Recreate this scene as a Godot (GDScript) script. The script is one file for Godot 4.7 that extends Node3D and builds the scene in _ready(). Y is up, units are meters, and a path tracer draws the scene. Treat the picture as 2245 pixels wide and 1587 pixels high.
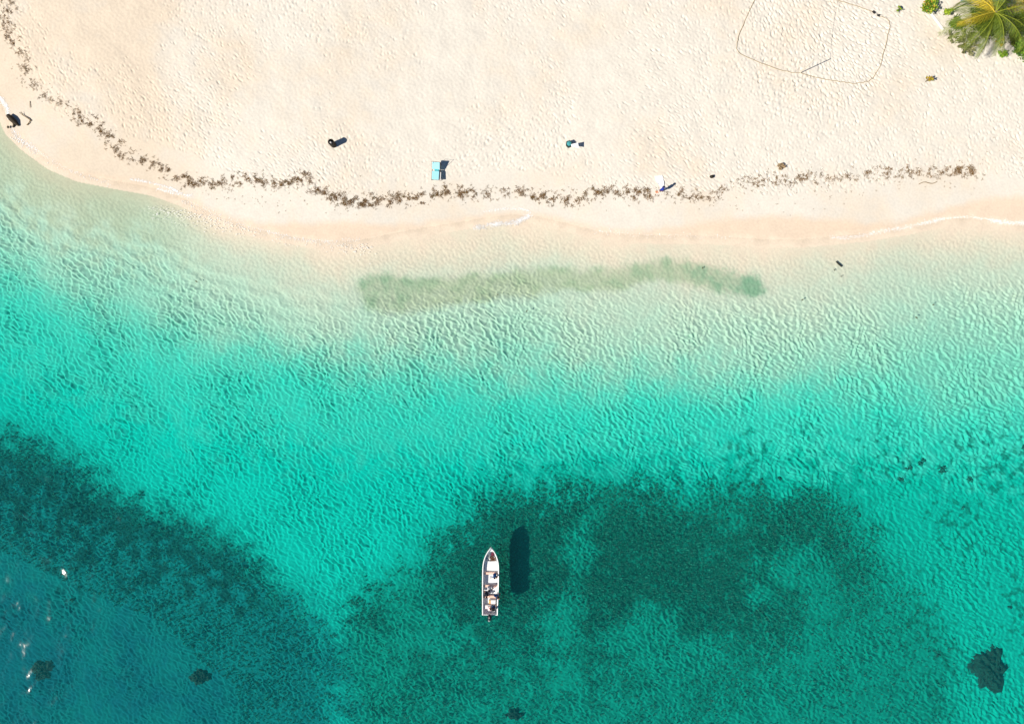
extends Node3D
# A beach and its lagoon seen from straight above. Units are metres; plan() turns the survey's
# 5 cm plan units into metres, y is the height above the still water.

const CAM_H := 75.0
const SUN_TO := Vector3(0.905, 0.0, -0.425)      # the way shadows fall, in plan
const SUN_ZENITH := 48.0
const STEP := 0.10

var rng := RandomNumberGenerator.new()
var taken := {}

# ---------------------------------------------------------------- helpers
func plan(u: float, v: float, y := 0.0) -> Vector3:
	var k := 0.05 * (1.0 - y / CAM_H)
	return Vector3((u - 1122.5) * k, y, (v - 793.5) * k)

func plan2(u: float, v: float, y := 0.0) -> Vector2:
	var p := plan(u, v, y)
	return Vector2(p.x, p.z)

func line_of(a: Array, y := 0.0) -> PackedVector2Array:
	var out := PackedVector2Array()
	for i in range(0, a.size(), 2):
		out.append(plan2(a[i], a[i + 1], y))
	return out

func lin(r: float, g: float, b: float, k := 1.0) -> Color:
	var c := Color(r / 255.0, g / 255.0, b / 255.0).srgb_to_linear()
	return Color(c.r * k, c.g * k, c.b * k)

func noise(seed_: int, freq: float, octaves := 1, kind := FastNoiseLite.TYPE_SIMPLEX) -> FastNoiseLite:
	var n := FastNoiseLite.new()
	n.seed = seed_
	n.frequency = freq
	n.noise_type = kind
	n.fractal_type = FastNoiseLite.FRACTAL_FBM if octaves > 1 else FastNoiseLite.FRACTAL_NONE
	n.fractal_octaves = octaves
	return n

func numbered(called: String) -> String:
	taken[called] = taken.get(called, -1) + 1
	return called if taken[called] == 0 else "%s_%03d" % [called, taken[called]]

func vmat(rough: float, spec := 0.5) -> StandardMaterial3D:
	var m := StandardMaterial3D.new()
	m.vertex_color_use_as_albedo = true
	m.roughness = rough
	m.metallic_specular = spec
	return m

class MB:
	# collects coloured triangles; shared vertices are shaded smooth
	var v := PackedVector3Array()
	var c := PackedColorArray()
	var t := PackedInt32Array()
	func vert(p: Vector3, col: Color) -> int:
		v.append(p)
		c.append(col)
		return v.size() - 1
	func tri(a: int, b: int, d: int) -> void:
		t.append(a)
		t.append(b)
		t.append(d)
	func quad(p0: Vector3, p1: Vector3, p2: Vector3, p3: Vector3, col: Color) -> void:
		var a := vert(p0, col)
		vert(p1, col)
		vert(p2, col)
		vert(p3, col)
		tri(a, a + 1, a + 2)
		tri(a, a + 2, a + 3)
	func box(at: Vector3, size: Vector3, col: Color, b := Basis(), bevel := 0.012) -> void:
		# a box with chamfered edges
		var h := size / 2.0
		var e := minf(bevel, minf(h.x, minf(h.y, h.z)) * 0.6)
		for ax in 3:
			for s in [-1.0, 1.0]:
				var n := Vector3.ZERO
				n[ax] = s
				var i := (ax + 1) % 3
				var j := (ax + 2) % 3
				var p := []
				for q in [[-1, -1], [1, -1], [1, 1], [-1, 1]]:
					var w := Vector3.ZERO
					w[ax] = s * h[ax]
					w[i] = q[0] * (h[i] - e)
					w[j] = q[1] * (h[j] - e)
					p.append(at + b * w)
				if s > 0:
					quad(p[0], p[3], p[2], p[1], col)
				else:
					quad(p[0], p[1], p[2], p[3], col)
				for s2 in [-1.0, 1.0]:
					# chamfer between the faces ax/s and i/s2
					var a0 := Vector3.ZERO
					a0[ax] = s * h[ax]
					a0[i] = s2 * (h[i] - e)
					var a1 := Vector3.ZERO
					a1[ax] = s * (h[ax] - e)
					a1[i] = s2 * h[i]
					var up := Vector3.ZERO
					up[j] = h[j] - e
					if s * s2 > 0:
						quad(at + b * (a0 - up), at + b * (a0 + up), at + b * (a1 + up), at + b * (a1 - up), col)
					else:
						quad(at + b * (a0 - up), at + b * (a1 - up), at + b * (a1 + up), at + b * (a0 + up), col)
	func tube(path: PackedVector3Array, radii: PackedFloat32Array, sides: int, col: Color, caps := true) -> void:
		var n := path.size()
		var first := v.size()
		var ref := Vector3.UP
		for i in n:
			var d := (path[mini(i + 1, n - 1)] - path[maxi(i - 1, 0)]).normalized()
			if absf(d.dot(ref)) > 0.95:
				ref = Vector3.RIGHT if absf(d.x) < 0.8 else Vector3.BACK
			var x := d.cross(ref).normalized()
			var y := x.cross(d)
			for k in sides:
				var a := TAU * k / sides
				vert(path[i] + (x * cos(a) + y * sin(a)) * radii[mini(i, radii.size() - 1)], col)
		for i in n - 1:
			for k in sides:
				var a := first + i * sides + k
				var b := first + i * sides + (k + 1) % sides
				tri(a, a + sides, b + sides)
				tri(a, b + sides, b)
		if caps:
			var lo := vert(path[0], col)
			var hi := vert(path[n - 1], col)
			for k in sides:
				tri(lo, first + k, first + (k + 1) % sides)
				tri(hi, first + (n - 1) * sides + (k + 1) % sides, first + (n - 1) * sides + k)
	func bar(a: Vector3, b: Vector3, r: float, col: Color, sides := 6) -> void:
		tube(PackedVector3Array([a, b]), PackedFloat32Array([r, r]), sides, col)
	func lathe(at: Vector3, profile: Array, sides: int, col: Color, b := Basis()) -> void:
		# profile: [radius, height] from bottom to top, outside going up
		var first := v.size()
		for p in profile:
			for k in sides:
				var a := TAU * k / sides
				vert(at + b * Vector3(cos(a) * p[0], p[1], sin(a) * p[0]), col)
		for i in profile.size() - 1:
			for k in sides:
				var a := first + i * sides + k
				var e := first + i * sides + (k + 1) % sides
				tri(a, e, e + sides)
				tri(a, e + sides, a + sides)
	func ball(at: Vector3, r: Vector3, col: Color, rings := 6, sides := 9, b := Basis()) -> void:
		var first := v.size()
		for i in rings + 1:
			var f := PI * i / rings
			for k in sides:
				var a := TAU * k / sides
				vert(at + b * Vector3(cos(a) * sin(f) * r.x, -cos(f) * r.y, sin(a) * sin(f) * r.z), col)
		for i in rings:
			for k in sides:
				var a := first + i * sides + k
				var e := first + i * sides + (k + 1) % sides
				tri(a, e, e + sides)
				tri(a, e + sides, a + sides)
	func mesh(m: Material) -> ArrayMesh:
		var n := PackedVector3Array()
		n.resize(v.size())
		for i in range(0, t.size(), 3):
			var f := (v[t[i + 2]] - v[t[i]]).cross(v[t[i + 1]] - v[t[i]])
			for k in 3:
				n[t[i + k]] += f
		for i in n.size():
			n[i] = n[i].normalized() if n[i].length_squared() > 1e-20 else Vector3.UP
		var arrays := []
		arrays.resize(Mesh.ARRAY_MAX)
		arrays[Mesh.ARRAY_VERTEX] = v
		arrays[Mesh.ARRAY_NORMAL] = n
		arrays[Mesh.ARRAY_COLOR] = c
		arrays[Mesh.ARRAY_INDEX] = t
		var am := ArrayMesh.new()
		am.add_surface_from_arrays(Mesh.PRIMITIVE_TRIANGLES, arrays)
		am.surface_set_material(0, m)
		return am

func thing(called: String, label: String, category: String, at: Vector3, turn := 0.0, group := "") -> Node3D:
	var o := Node3D.new()
	o.name = numbered(called)
	add_child(o)
	o.position = at
	o.rotation.y = turn
	o.set_meta("label", label)
	o.set_meta("category", category)
	if group:
		o.set_meta("group", group)
	return o

func part(called: String, b: MB, m: Material, parent: Node) -> MeshInstance3D:
	var o := MeshInstance3D.new()
	o.name = called
	o.mesh = b.mesh(m)
	parent.add_child(o, true)
	return o

func single(called: String, b: MB, m: Material, label: String, category: String, at: Vector3, turn := 0.0, group := "") -> MeshInstance3D:
	var o := MeshInstance3D.new()
	o.name = numbered(called)
	o.mesh = b.mesh(m)
	add_child(o)
	o.position = at
	o.rotation.y = turn
	o.set_meta("label", label)
	o.set_meta("category", category)
	if group:
		o.set_meta("group", group)
	return o

# ---------------------------------------------------------------- the lie of the land
const FX0 := -68.0
const FZ0 := -50.0
const FNX := 137
const FNZ := 101
var f_shore := PackedFloat32Array()
var f_west := PackedFloat32Array()
var f_grass := PackedFloat32Array()
var f_olive := PackedFloat32Array()
var f_shelf := PackedFloat32Array()

var shore_px := [-900, -420, -260, 60, -60, 150, 0, 222, 22, 280, 58, 316, 110, 354, 170, 380, 250, 396, 330, 410, 400, 434, 470, 470, 540, 496, 600, 511, 660, 522, 720, 530, 790, 526, 850, 514, 900, 503, 950, 496, 1000, 488, 1060, 478, 1120, 470, 1180, 474, 1230, 486, 1300, 504, 1370, 514, 1450, 516, 1530, 516, 1600, 519, 1680, 525, 1750, 525, 1830, 518, 1900, 511, 1990, 497, 2050, 483, 2120, 476, 2180, 482, 2245, 490, 2400, 480, 3400, 300]
var west_px := [-400, 880, 0, 945, 80, 985, 200, 1050, 330, 1113, 440, 1150, 515, 1190, 560, 1250, 600, 1290, 670, 1325, 715, 1370, 735, 1450, 750, 1587, 760, 1900, -400, 1900]
var grass_px := [750, 1800, 742, 1587, 735, 1480, 742, 1400, 765, 1320, 850, 1290, 920, 1240, 960, 1190, 1020, 1140, 1060, 1092, 1130, 1068, 1250, 1062, 1350, 1058, 1450, 1066, 1500, 1092, 1600, 1072, 1700, 1070, 1780, 1060, 1850, 1080, 1900, 1125, 1945, 1190, 1990, 1260, 2030, 1340, 2070, 1430, 2110, 1587, 2130, 1800]
var olive_px := [778, 628, 815, 603, 860, 602, 905, 612, 1000, 608, 1035, 598, 1100, 602, 1140, 590, 1230, 588, 1290, 592, 1390, 580, 1450, 567, 1540, 575, 1600, 592, 1660, 608, 1690, 640, 1650, 656, 1560, 636, 1490, 621, 1430, 612, 1350, 640, 1240, 634, 1170, 652, 1080, 656, 1000, 666, 900, 686, 840, 690, 800, 672]
var shelf_px := [-500, 420, 0, 605, 150, 682, 290, 735, 420, 772, 600, 795, 750, 812, 1000, 828, 1300, 838, 1600, 842, 1750, 856, 1900, 868, 2100, 890, 2245, 905, 2700, 930, 2700, 2600, -500, 2600]

func signed_field(poly: PackedVector2Array, closed: PackedVector2Array) -> PackedFloat32Array:
	# metres to the outline, positive inside the closed polygon
	var out := PackedFloat32Array()
	out.resize(FNX * FNZ)
	for j in FNZ:
		for i in FNX:
			var p := Vector2(FX0 + i, FZ0 + j)
			var best := 1e9
			for k in poly.size() - 1:
				best = minf(best, p.distance_squared_to(Geometry2D.get_closest_point_to_segment(p, poly[k], poly[k + 1])))
			out[j * FNX + i] = sqrt(best) * (1.0 if Geometry2D.is_point_in_polygon(p, closed) else -1.0)
	return out

func at_field(f: PackedFloat32Array, x: float, z: float) -> float:
	var gx := clampf(x - FX0, 0.0, FNX - 1.001)
	var gz := clampf(z - FZ0, 0.0, FNZ - 1.001)
	var i := int(gx)
	var j := int(gz)
	gx -= i
	gz -= j
	var k := j * FNX + i
	return lerpf(lerpf(f[k], f[k + 1], gx), lerpf(f[k + FNX], f[k + FNX + 1], gx), gz)

const DEPTHS := [[-60.0, 1.9], [-26.0, 1.25], [-12.0, 0.85], [-6.5, 0.55], [-3.0, 0.22], [0.0, 0.0], [3.0, -0.18], [8.0, -0.55], [16.0, -1.15], [24.0, -1.9], [32.0, -2.5], [46.0, -3.2], [60.0, -4.0], [300.0, -9.0]]

func slope_height(s: float) -> float:
	for k in DEPTHS.size() - 1:
		if s < DEPTHS[k + 1][0]:
			return lerpf(DEPTHS[k][1], DEPTHS[k + 1][1], clampf((s - DEPTHS[k][0]) / (DEPTHS[k + 1][0] - DEPTHS[k][0]), 0.0, 1.0))
	return DEPTHS[-1][1]

func shore_at(x: float, z: float) -> float:
	var zc := clampf(z, FZ0, FZ0 + FNZ - 1.0)
	return at_field(f_shore, x, z) + (z - zc)

func ground(x: float, z: float) -> float:
	return slope_height(shore_at(x, z))

func on_ground(u: float, v: float) -> Vector3:
	var p := plan(u, v, 0.8)
	var y := ground(p.x, p.z)
	p = plan(u, v, y)
	return Vector3(p.x, ground(p.x, p.z), p.z)

func axis(lo: float, hi: float) -> PackedFloat32Array:
	# fine between lo and hi, ever coarser out to some 300 m
	var out := PackedFloat32Array()
	var far := []
	var d := STEP
	var x := lo
	while x > lo - 300.0:
		d *= 1.35
		x -= d
		far.append(x)
	far.reverse()
	for q in far:
		out.append(q)
	var n := int((hi - lo) / STEP)
	for i in n + 1:
		out.append(lo + i * STEP)
	d = STEP
	x = lo + n * STEP
	while x < hi + 300.0:
		d *= 1.35
		x += d
		out.append(x)
	return out

func saw(phase: float, rise: float) -> float:
	# a caustic line shaped as relief: steep on one side, gentle on the other, rounded a little
	var f := phase - floorf(phase)
	return smoothstep(0.0, 1.0, f / rise) if f < rise else 1.0 - (f - rise) / (1.0 - rise)

var cell_at := PackedVector2Array()
func seed_cells() -> void:
	rng.seed = 7
	cell_at.resize(4096)
	for i in 4096:
		cell_at[i] = Vector2(rng.randf_range(0.12, 0.88), rng.randf_range(0.12, 0.88))

func scales(x: float, z: float) -> float:
	# relief shaped to stand in for the caustic net: tilted cells, stepping up
	var q := Vector2(x * 1.55 + z * 0.46, z * 2.35 - x * 0.38)
	var bi := floori(q.x)
	var bj := floori(q.y)
	var sum := 0.0
	var tot := 1e-9
	for j in range(bj - 1, bj + 2):
		for i in range(bi - 1, bi + 2):
			var d := q - Vector2(i, j) - cell_at[((i * 73) ^ (j * 151)) & 4095]
			var w := exp(-17.0 * d.length_squared())
			sum -= w * (d.x * 0.70 - d.y * 0.50)
			tot += w
	return sum / tot

func stop_color(stops: Array, t: float) -> Color:
	for k in stops.size() - 1:
		if t < stops[k + 1][0]:
			return (stops[k][1] as Color).lerp(stops[k + 1][1], clampf((t - stops[k][0]) / (stops[k + 1][0] - stops[k][0]), 0.0, 1.0))
	return stops[-1][1]

const K := 0.66    # base colours are this much below what full sun and the exposure show
const W := 0.85    # sea floor colours raised to make up for light lost in water
var grass_spots := PackedVector3Array()

func build_land() -> void:
	var xs := axis(-61.5, 61.5)
	var zs := axis(-43.5, 43.5)
	var nx := xs.size()
	var nz := zs.size()
	var h := PackedFloat32Array()
	h.resize(nx * nz)
	var sd := PackedFloat32Array()
	sd.resize(nx * nz)
	var broad := noise(1, 0.045, 2)
	var warp := noise(2, 0.16, 2)
	var warp2 := noise(3, 0.75)
	var fine := noise(4, 1.9)
	var gusts := noise(5, 0.09, 2)
	var dune := noise(6, 0.22, 2)
	# relief set across the sun's way, imitating caustic lines
	var d_a := Vector2(0.86, -0.50)
	seed_cells()
	for j in nz:
		var z := zs[j]
		for i in nx:
			var x := xs[i]
			var k := j * nx + i
			var s := shore_at(x, z)
			sd[k] = s
			var y := slope_height(s)
			if s > 1.0:
				var w := warp.get_noise_2d(x, z)
				var w2 := warp2.get_noise_2d(x, z)
				var g := gusts.get_noise_2d(x, z)
				var amp := smoothstep(3.0, 13.0, s)
				var pa := (x * d_a.x + z * d_a.y) / 1.9 + 1.4 * w + 0.2 * w2
				if absf(x) < 62.0 and z < 44.0:
					y += amp * (0.225 + 0.13 * g) * scales(x + 0.6 * w + 0.10 * w2, z + 0.55 * w - 0.10 * w2)
				y += amp * 0.10 * clampf(0.5 + 1.6 * g + 0.5 * w2, 0.0, 1.0) * (saw(pa, 0.13) - 0.5)
				y += 0.02 * fine.get_noise_2d(x, z) * smoothstep(0.5, 3.0, s)
				y += 0.12 * broad.get_noise_2d(x, z) * smoothstep(3.0, 20.0, s)
				if s < 14.0 and x < 22.0:
					# low ridges shaped to imitate light bands refracted by the swell
					y += 0.035 * sin(s * 3.6 + 3.0 * w) * smoothstep(4.0, 6.5, s) * smoothstep(14.0, 9.0, s) * smoothstep(22.0, -5.0, x)
			else:
				var inland := smoothstep(-3.0, -9.0, s)
				y += 0.032 * dune.get_noise_2d(x, z) * inland
				y += 0.009 * fine.get_noise_2d(x, z) * smoothstep(-4.5, -6.5, s)
				y += 0.003 * fine.get_noise_2d(x * 0.5, z * 0.5)
			h[k] = y
	# footprints, trodden at random into the dry sand
	rng.seed = 11
	var flow := noise(12, 0.03)
	var tread := noise(13, 0.06, 2)
	var court := plan2(1790, 90, 1.0)
	var x_first := -61.5
	var i0 := 0
	while xs[i0] < -61.5:
		i0 += 1
	var j0 := 0
	while zs[j0] < -43.5:
		j0 += 1
	for q in 40000:
		var p := Vector2(rng.randf_range(-60.0, 60.0), rng.randf_range(-43.0, -12.0))
		var s := shore_at(p.x, p.y)
		if s > -4.8:
			continue
		var want := 0.12 + 0.55 * smoothstep(-14.0, -6.0, s) + 0.8 * tread.get_noise_2d(p.x, p.y)
		var near := p.distance_to(court)
		want = maxf(want, 1.0 * smoothstep(11.0, 7.0, near))
		want = maxf(want, 0.45 * smoothstep(8.0, 18.0, p.x))
		if rng.randf() > want:
			continue
		var turn := 1.25 + 1.0 * flow.get_noise_2d(p.x, p.y) + rng.randf_range(-0.35, 0.35) + 0.7 * smoothstep(-20.0, -45.0, p.x)
		var l := Vector2(cos(turn), sin(turn))
		var deep := rng.randf_range(0.012, 0.052) * (0.5 + rng.randf()) * (1.0 + 0.5 * smoothstep(11.0, 6.0, near))
		var a := rng.randf_range(0.12, 0.21)
		var ci := i0 + int((p.x - x_first) / STEP)
		var cj := j0 + int((p.y + 43.5) / STEP)
		for dj in range(-3, 4):
			for di in range(-3, 4):
				var ii := ci + di
				var jj := cj + dj
				if ii < 1 or jj < 1 or ii >= nx - 1 or jj >= nz - 1:
					continue
				var d := Vector2(xs[ii], zs[jj]) - p
				var e := Vector2(d.dot(l) / a, d.dot(Vector2(-l.y, l.x)) / (a * 0.52))
				var r2 := e.length_squared()
				h[jj * nx + ii] += deep * (-exp(-r2) + 0.22 * exp(-(sqrt(r2) - 1.7) * (sqrt(r2) - 1.7) * 4.0))
	# colours: dry sand, wet sand, seagrass, and sea floor painted with water depth colour
	var dry := lin(255, 249, 237, K)
	var tan_ := lin(250, 234, 212, K)
	var wet := lin(255, 231, 205, K)
	var floor_stops := [[0.0, lin(240, 223, 203, W)], [2.5, lin(224, 217, 197, W)], [6.0, lin(199, 213, 194, W)], [10.0, lin(180, 213, 193, W)], [15.0, lin(154, 211, 190, W)], [21.0, lin(124, 209, 187, W)]]  # water tint painted in, stronger with distance from the shore
	var turq := lin(56, 207, 186, W)  # turquoise of deeper water painted onto the sand, also below
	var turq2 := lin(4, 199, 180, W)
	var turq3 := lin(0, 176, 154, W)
	var olive := lin(172, 188, 158, W)
	var olive_deep := lin(130, 170, 140, W)
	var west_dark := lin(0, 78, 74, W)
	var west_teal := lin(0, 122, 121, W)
	var west_blue := lin(0, 99, 113, W)  # blue of the deepest water painted into the floor
	var weed := lin(0, 86, 66, W)
	var weed_pale := lin(0, 142, 122, W)  # paler colour for the thinner seagrass
	var mottle := noise(21, 0.35, 4)
	var coarse := noise(22, 0.07, 3)
	var grain := noise(23, 3.0)
	var spots := noise(25, 0.62, 3)
	var v := PackedVector3Array()
	v.resize(nx * nz)
	var n := PackedVector3Array()
	n.resize(nx * nz)
	var c := PackedColorArray()
	c.resize(nx * nz)
	rng.seed = 31
	for j in nz:
		var z := zs[j]
		var ja := maxi(j - 1, 0)
		var jb := mini(j + 1, nz - 1)
		for i in nx:
			var x := xs[i]
			var k := j * nx + i
			var ia := maxi(i - 1, 0)
			var ib := mini(i + 1, nx - 1)
			v[k] = Vector3(x, h[k], z)
			n[k] = Vector3(-(h[j * nx + ib] - h[j * nx + ia]) / (xs[ib] - xs[ia]), 1.0, -(h[jb * nx + i] - h[ja * nx + i]) / (zs[jb] - zs[ja])).normalized()
			var s := sd[k]
			var m := mottle.get_noise_2d(x, z)
			var co := coarse.get_noise_2d(x, z)
			var gr := grain.get_noise_2d(x, z)
			var col: Color
			if s < 0.9:
				col = dry.lerp(tan_, clampf(0.08 + 0.55 * co + 0.3 * m + 0.75 * smoothstep(-22.0, -46.0, x), 0.0, 0.9))
				var reach := 0.5 + 1.7 * exp(-pow((x + 19.5) / 6.5, 2.0)) + 2.2 * exp(-pow((x - 29.0) / 9.0, 2.0)) + 2.4 * exp(-pow((x - 57.0) / 9.0, 2.0)) + 0.25 * m
				col = col.lerp(wet, smoothstep(-reach - 0.4, -reach + 0.7, s) * 0.8)
				if s > -0.6:
					col = col.lerp(floor_stops[0][1], smoothstep(-0.6, 0.9, s + 0.5 * m))
			else:
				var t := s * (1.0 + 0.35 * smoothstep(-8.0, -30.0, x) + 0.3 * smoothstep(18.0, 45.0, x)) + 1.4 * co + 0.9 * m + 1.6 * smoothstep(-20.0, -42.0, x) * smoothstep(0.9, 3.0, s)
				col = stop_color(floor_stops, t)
				if x < -30.0:
					col = col.lerp(olive, smoothstep(-30.0, -44.0, x) * smoothstep(10.0, 3.0, s + 3.0 * m) * 0.6)
				var ol := at_field(f_olive, x, z)
				if ol > -3.0:
					col = col.lerp(olive.lerp(olive_deep, clampf(smoothstep(17.0, 27.0, x) + smoothstep(-7.0, -15.0, x) * 0.4 + 0.5 * m, 0.0, 1.0)), smoothstep(-0.5, 0.6, ol + 0.4 * m + 0.2 * gr) * clampf(0.84 + 0.3 * m, 0.0, 1.0))
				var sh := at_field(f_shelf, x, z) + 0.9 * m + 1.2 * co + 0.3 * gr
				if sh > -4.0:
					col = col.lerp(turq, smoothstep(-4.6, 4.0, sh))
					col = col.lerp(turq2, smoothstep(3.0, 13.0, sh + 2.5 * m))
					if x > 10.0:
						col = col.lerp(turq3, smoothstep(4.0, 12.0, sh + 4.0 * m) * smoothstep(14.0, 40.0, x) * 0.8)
				var gz := at_field(f_grass, x, z)
				if gz > -9.0:
					var gd := gz + 2.3 * m + 2.2 * co + 1.5 * gr
					var cover := smoothstep(-4.4, 4.0, gd)
					# thinner towards the south and the east, with bare pools in it
					var thin := clampf(smoothstep(24.0, 38.0, z) * 0.8 + smoothstep(24.0, 48.0, x) * 0.75 + 1.5 * maxf(0.0, co + 0.02), 0.0, 1.0)
					var what := weed.lerp(weed_pale, clampf(thin + 0.5 * m, 0.0, 1.0))
					col = col.lerp(what, cover * 0.96)
					if cover > 0.6 and absf(x) < 61.0 and z < 43.0 and rng.randf() < 0.30 * (1.15 - thin):
						grass_spots.append(v[k])
				if x > 14.0 and z > 5.0 and gz < 4.0:
					# scattered weed on the open floor to the east
					var sp := spots.get_noise_2d(x, z) + 0.5 * co + 0.12 * m
					col = col.lerp(weed, smoothstep(0.42, 0.72, sp) * 0.6 * smoothstep(14.0, 26.0, x) * smoothstep(5.0, 9.0, z))
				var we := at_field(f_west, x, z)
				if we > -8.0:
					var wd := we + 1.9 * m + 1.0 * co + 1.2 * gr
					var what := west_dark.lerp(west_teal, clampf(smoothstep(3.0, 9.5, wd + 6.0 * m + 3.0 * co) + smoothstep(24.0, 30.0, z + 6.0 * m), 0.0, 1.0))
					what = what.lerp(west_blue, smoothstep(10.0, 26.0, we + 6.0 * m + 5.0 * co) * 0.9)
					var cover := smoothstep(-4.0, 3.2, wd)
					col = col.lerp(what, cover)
					if cover > 0.6 and we < 12.0 and absf(x) < 61.0 and z < 43.0 and rng.randf() < 0.12:
						grass_spots.append(v[k])
			var tone := 1.0 + 0.05 * gr + 0.05 * m
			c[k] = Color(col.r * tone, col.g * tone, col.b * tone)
	# cut into beach and sea floor a little below the waterline
	var beach := PackedInt32Array()
	var bed := PackedInt32Array()
	for j in nz - 1:
		for i in nx - 1:
			var a := j * nx + i
			var q := PackedInt32Array([a, a + 1, a + nx + 1, a, a + nx + 1, a + nx])
			if sd[a] < 0.5:
				beach.append_array(q)
			else:
				bed.append_array(q)
	var sandy := vmat(0.95, 0.2)
	for w in [["beach", beach], ["seabed", bed]]:
		var remap := PackedInt32Array()
		remap.resize(nx * nz)
		remap.fill(-1)
		var vv := PackedVector3Array()
		var vn := PackedVector3Array()
		var vc := PackedColorArray()
		var idx: PackedInt32Array = w[1]
		var ids := PackedInt32Array()
		ids.resize(idx.size())
		for q in idx.size():
			var o := idx[q]
			if remap[o] < 0:
				remap[o] = vv.size()
				vv.append(v[o])
				vn.append(n[o])
				vc.append(c[o])
			ids[q] = remap[o]
		var arrays := []
		arrays.resize(Mesh.ARRAY_MAX)
		arrays[Mesh.ARRAY_VERTEX] = vv
		arrays[Mesh.ARRAY_NORMAL] = vn
		arrays[Mesh.ARRAY_COLOR] = vc
		arrays[Mesh.ARRAY_INDEX] = ids
		var am := ArrayMesh.new()
		am.add_surface_from_arrays(Mesh.PRIMITIVE_TRIANGLES, arrays)
		am.surface_set_material(0, sandy)
		var o := MeshInstance3D.new()
		o.name = w[0]
		o.mesh = am
		add_child(o)
		o.set_meta("kind", "structure")

func build_water() -> void:
	# the surface: a clear sheet with small waves
	var xs := PackedFloat32Array()
	var zs := PackedFloat32Array()
	for q in [[xs, -66.0, 66.0], [zs, -34.0, 46.0]]:
		var d := 8.0
		for i in range(6, 0, -1):
			q[0].append(q[1] - 45.0 * i)
		var n := int((q[2] - q[1]) / 0.25)
		for i in n + 1:
			q[0].append(q[1] + 0.25 * i)
		for i in range(1, 7):
			q[0].append(q[2] + 45.0 * i)
	var nx := xs.size()
	var nz := zs.size()
	var swell := noise(41, 0.07, 2)
	var chop := noise(42, 0.33, 3)
	var v := PackedVector3Array()
	var n := PackedVector3Array()
	var t := PackedInt32Array()
	for z in zs:
		for x in xs:
			var s := shore_at(x, z)
			var a := smoothstep(0.0, 6.0, s)
			var p := Vector2(x * 0.8 + z * 0.5, (z * 0.8 - x * 0.5) * 0.6)
			var y := a * (0.03 * swell.get_noise_2d(x, z) + 0.062 * chop.get_noise_2dv(p))
			v.append(Vector3(x, y, z))
	n.resize(v.size())
	for j in nz:
		for i in nx:
			var ia := maxi(i - 1, 0)
			var ib := mini(i + 1, nx - 1)
			var ja := maxi(j - 1, 0)
			var jb := mini(j + 1, nz - 1)
			n[j * nx + i] = Vector3(-(v[j * nx + ib].y - v[j * nx + ia].y) / (xs[ib] - xs[ia]), 1.0, -(v[jb * nx + i].y - v[ja * nx + i].y) / (zs[jb] - zs[ja])).normalized()
			if i < nx - 1 and j < nz - 1 and shore_at(xs[i], zs[j]) > -1.2:
				var a := j * nx + i
				t.append_array(PackedInt32Array([a, a + 1, a + nx + 1, a, a + nx + 1, a + nx]))
	var arrays := []
	arrays.resize(Mesh.ARRAY_MAX)
	arrays[Mesh.ARRAY_VERTEX] = v
	arrays[Mesh.ARRAY_NORMAL] = n
	arrays[Mesh.ARRAY_INDEX] = t
	var am := ArrayMesh.new()
	am.add_surface_from_arrays(Mesh.PRIMITIVE_TRIANGLES, arrays)
	var m := StandardMaterial3D.new()
	m.transparency = BaseMaterial3D.TRANSPARENCY_ALPHA
	m.albedo_color = Color(0.0, 0.62, 0.60, 0.03)
	m.roughness = 0.04
	m.metallic_specular = 0.5
	am.surface_set_material(0, m)
	var o := MeshInstance3D.new()
	o.name = "sea_water"
	o.mesh = am
	add_child(o)
	o.set_meta("kind", "structure")

func build_depth() -> void:
	# the water itself: faint blue green scattering through its whole thickness
	var fog := FogVolume.new()
	fog.name = "water_body"
	fog.shape = RenderingServer.FOG_VOLUME_SHAPE_BOX
	fog.size = Vector3(700, 12, 700)
	add_child(fog)
	fog.position = Vector3(0, -6.1, 0)
	var m := FogMaterial.new()
	m.density = 0.03
	m.albedo = Color(0.0, 0.80, 0.84)
	fog.material = m
	fog.set_meta("kind", "structure")

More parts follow.
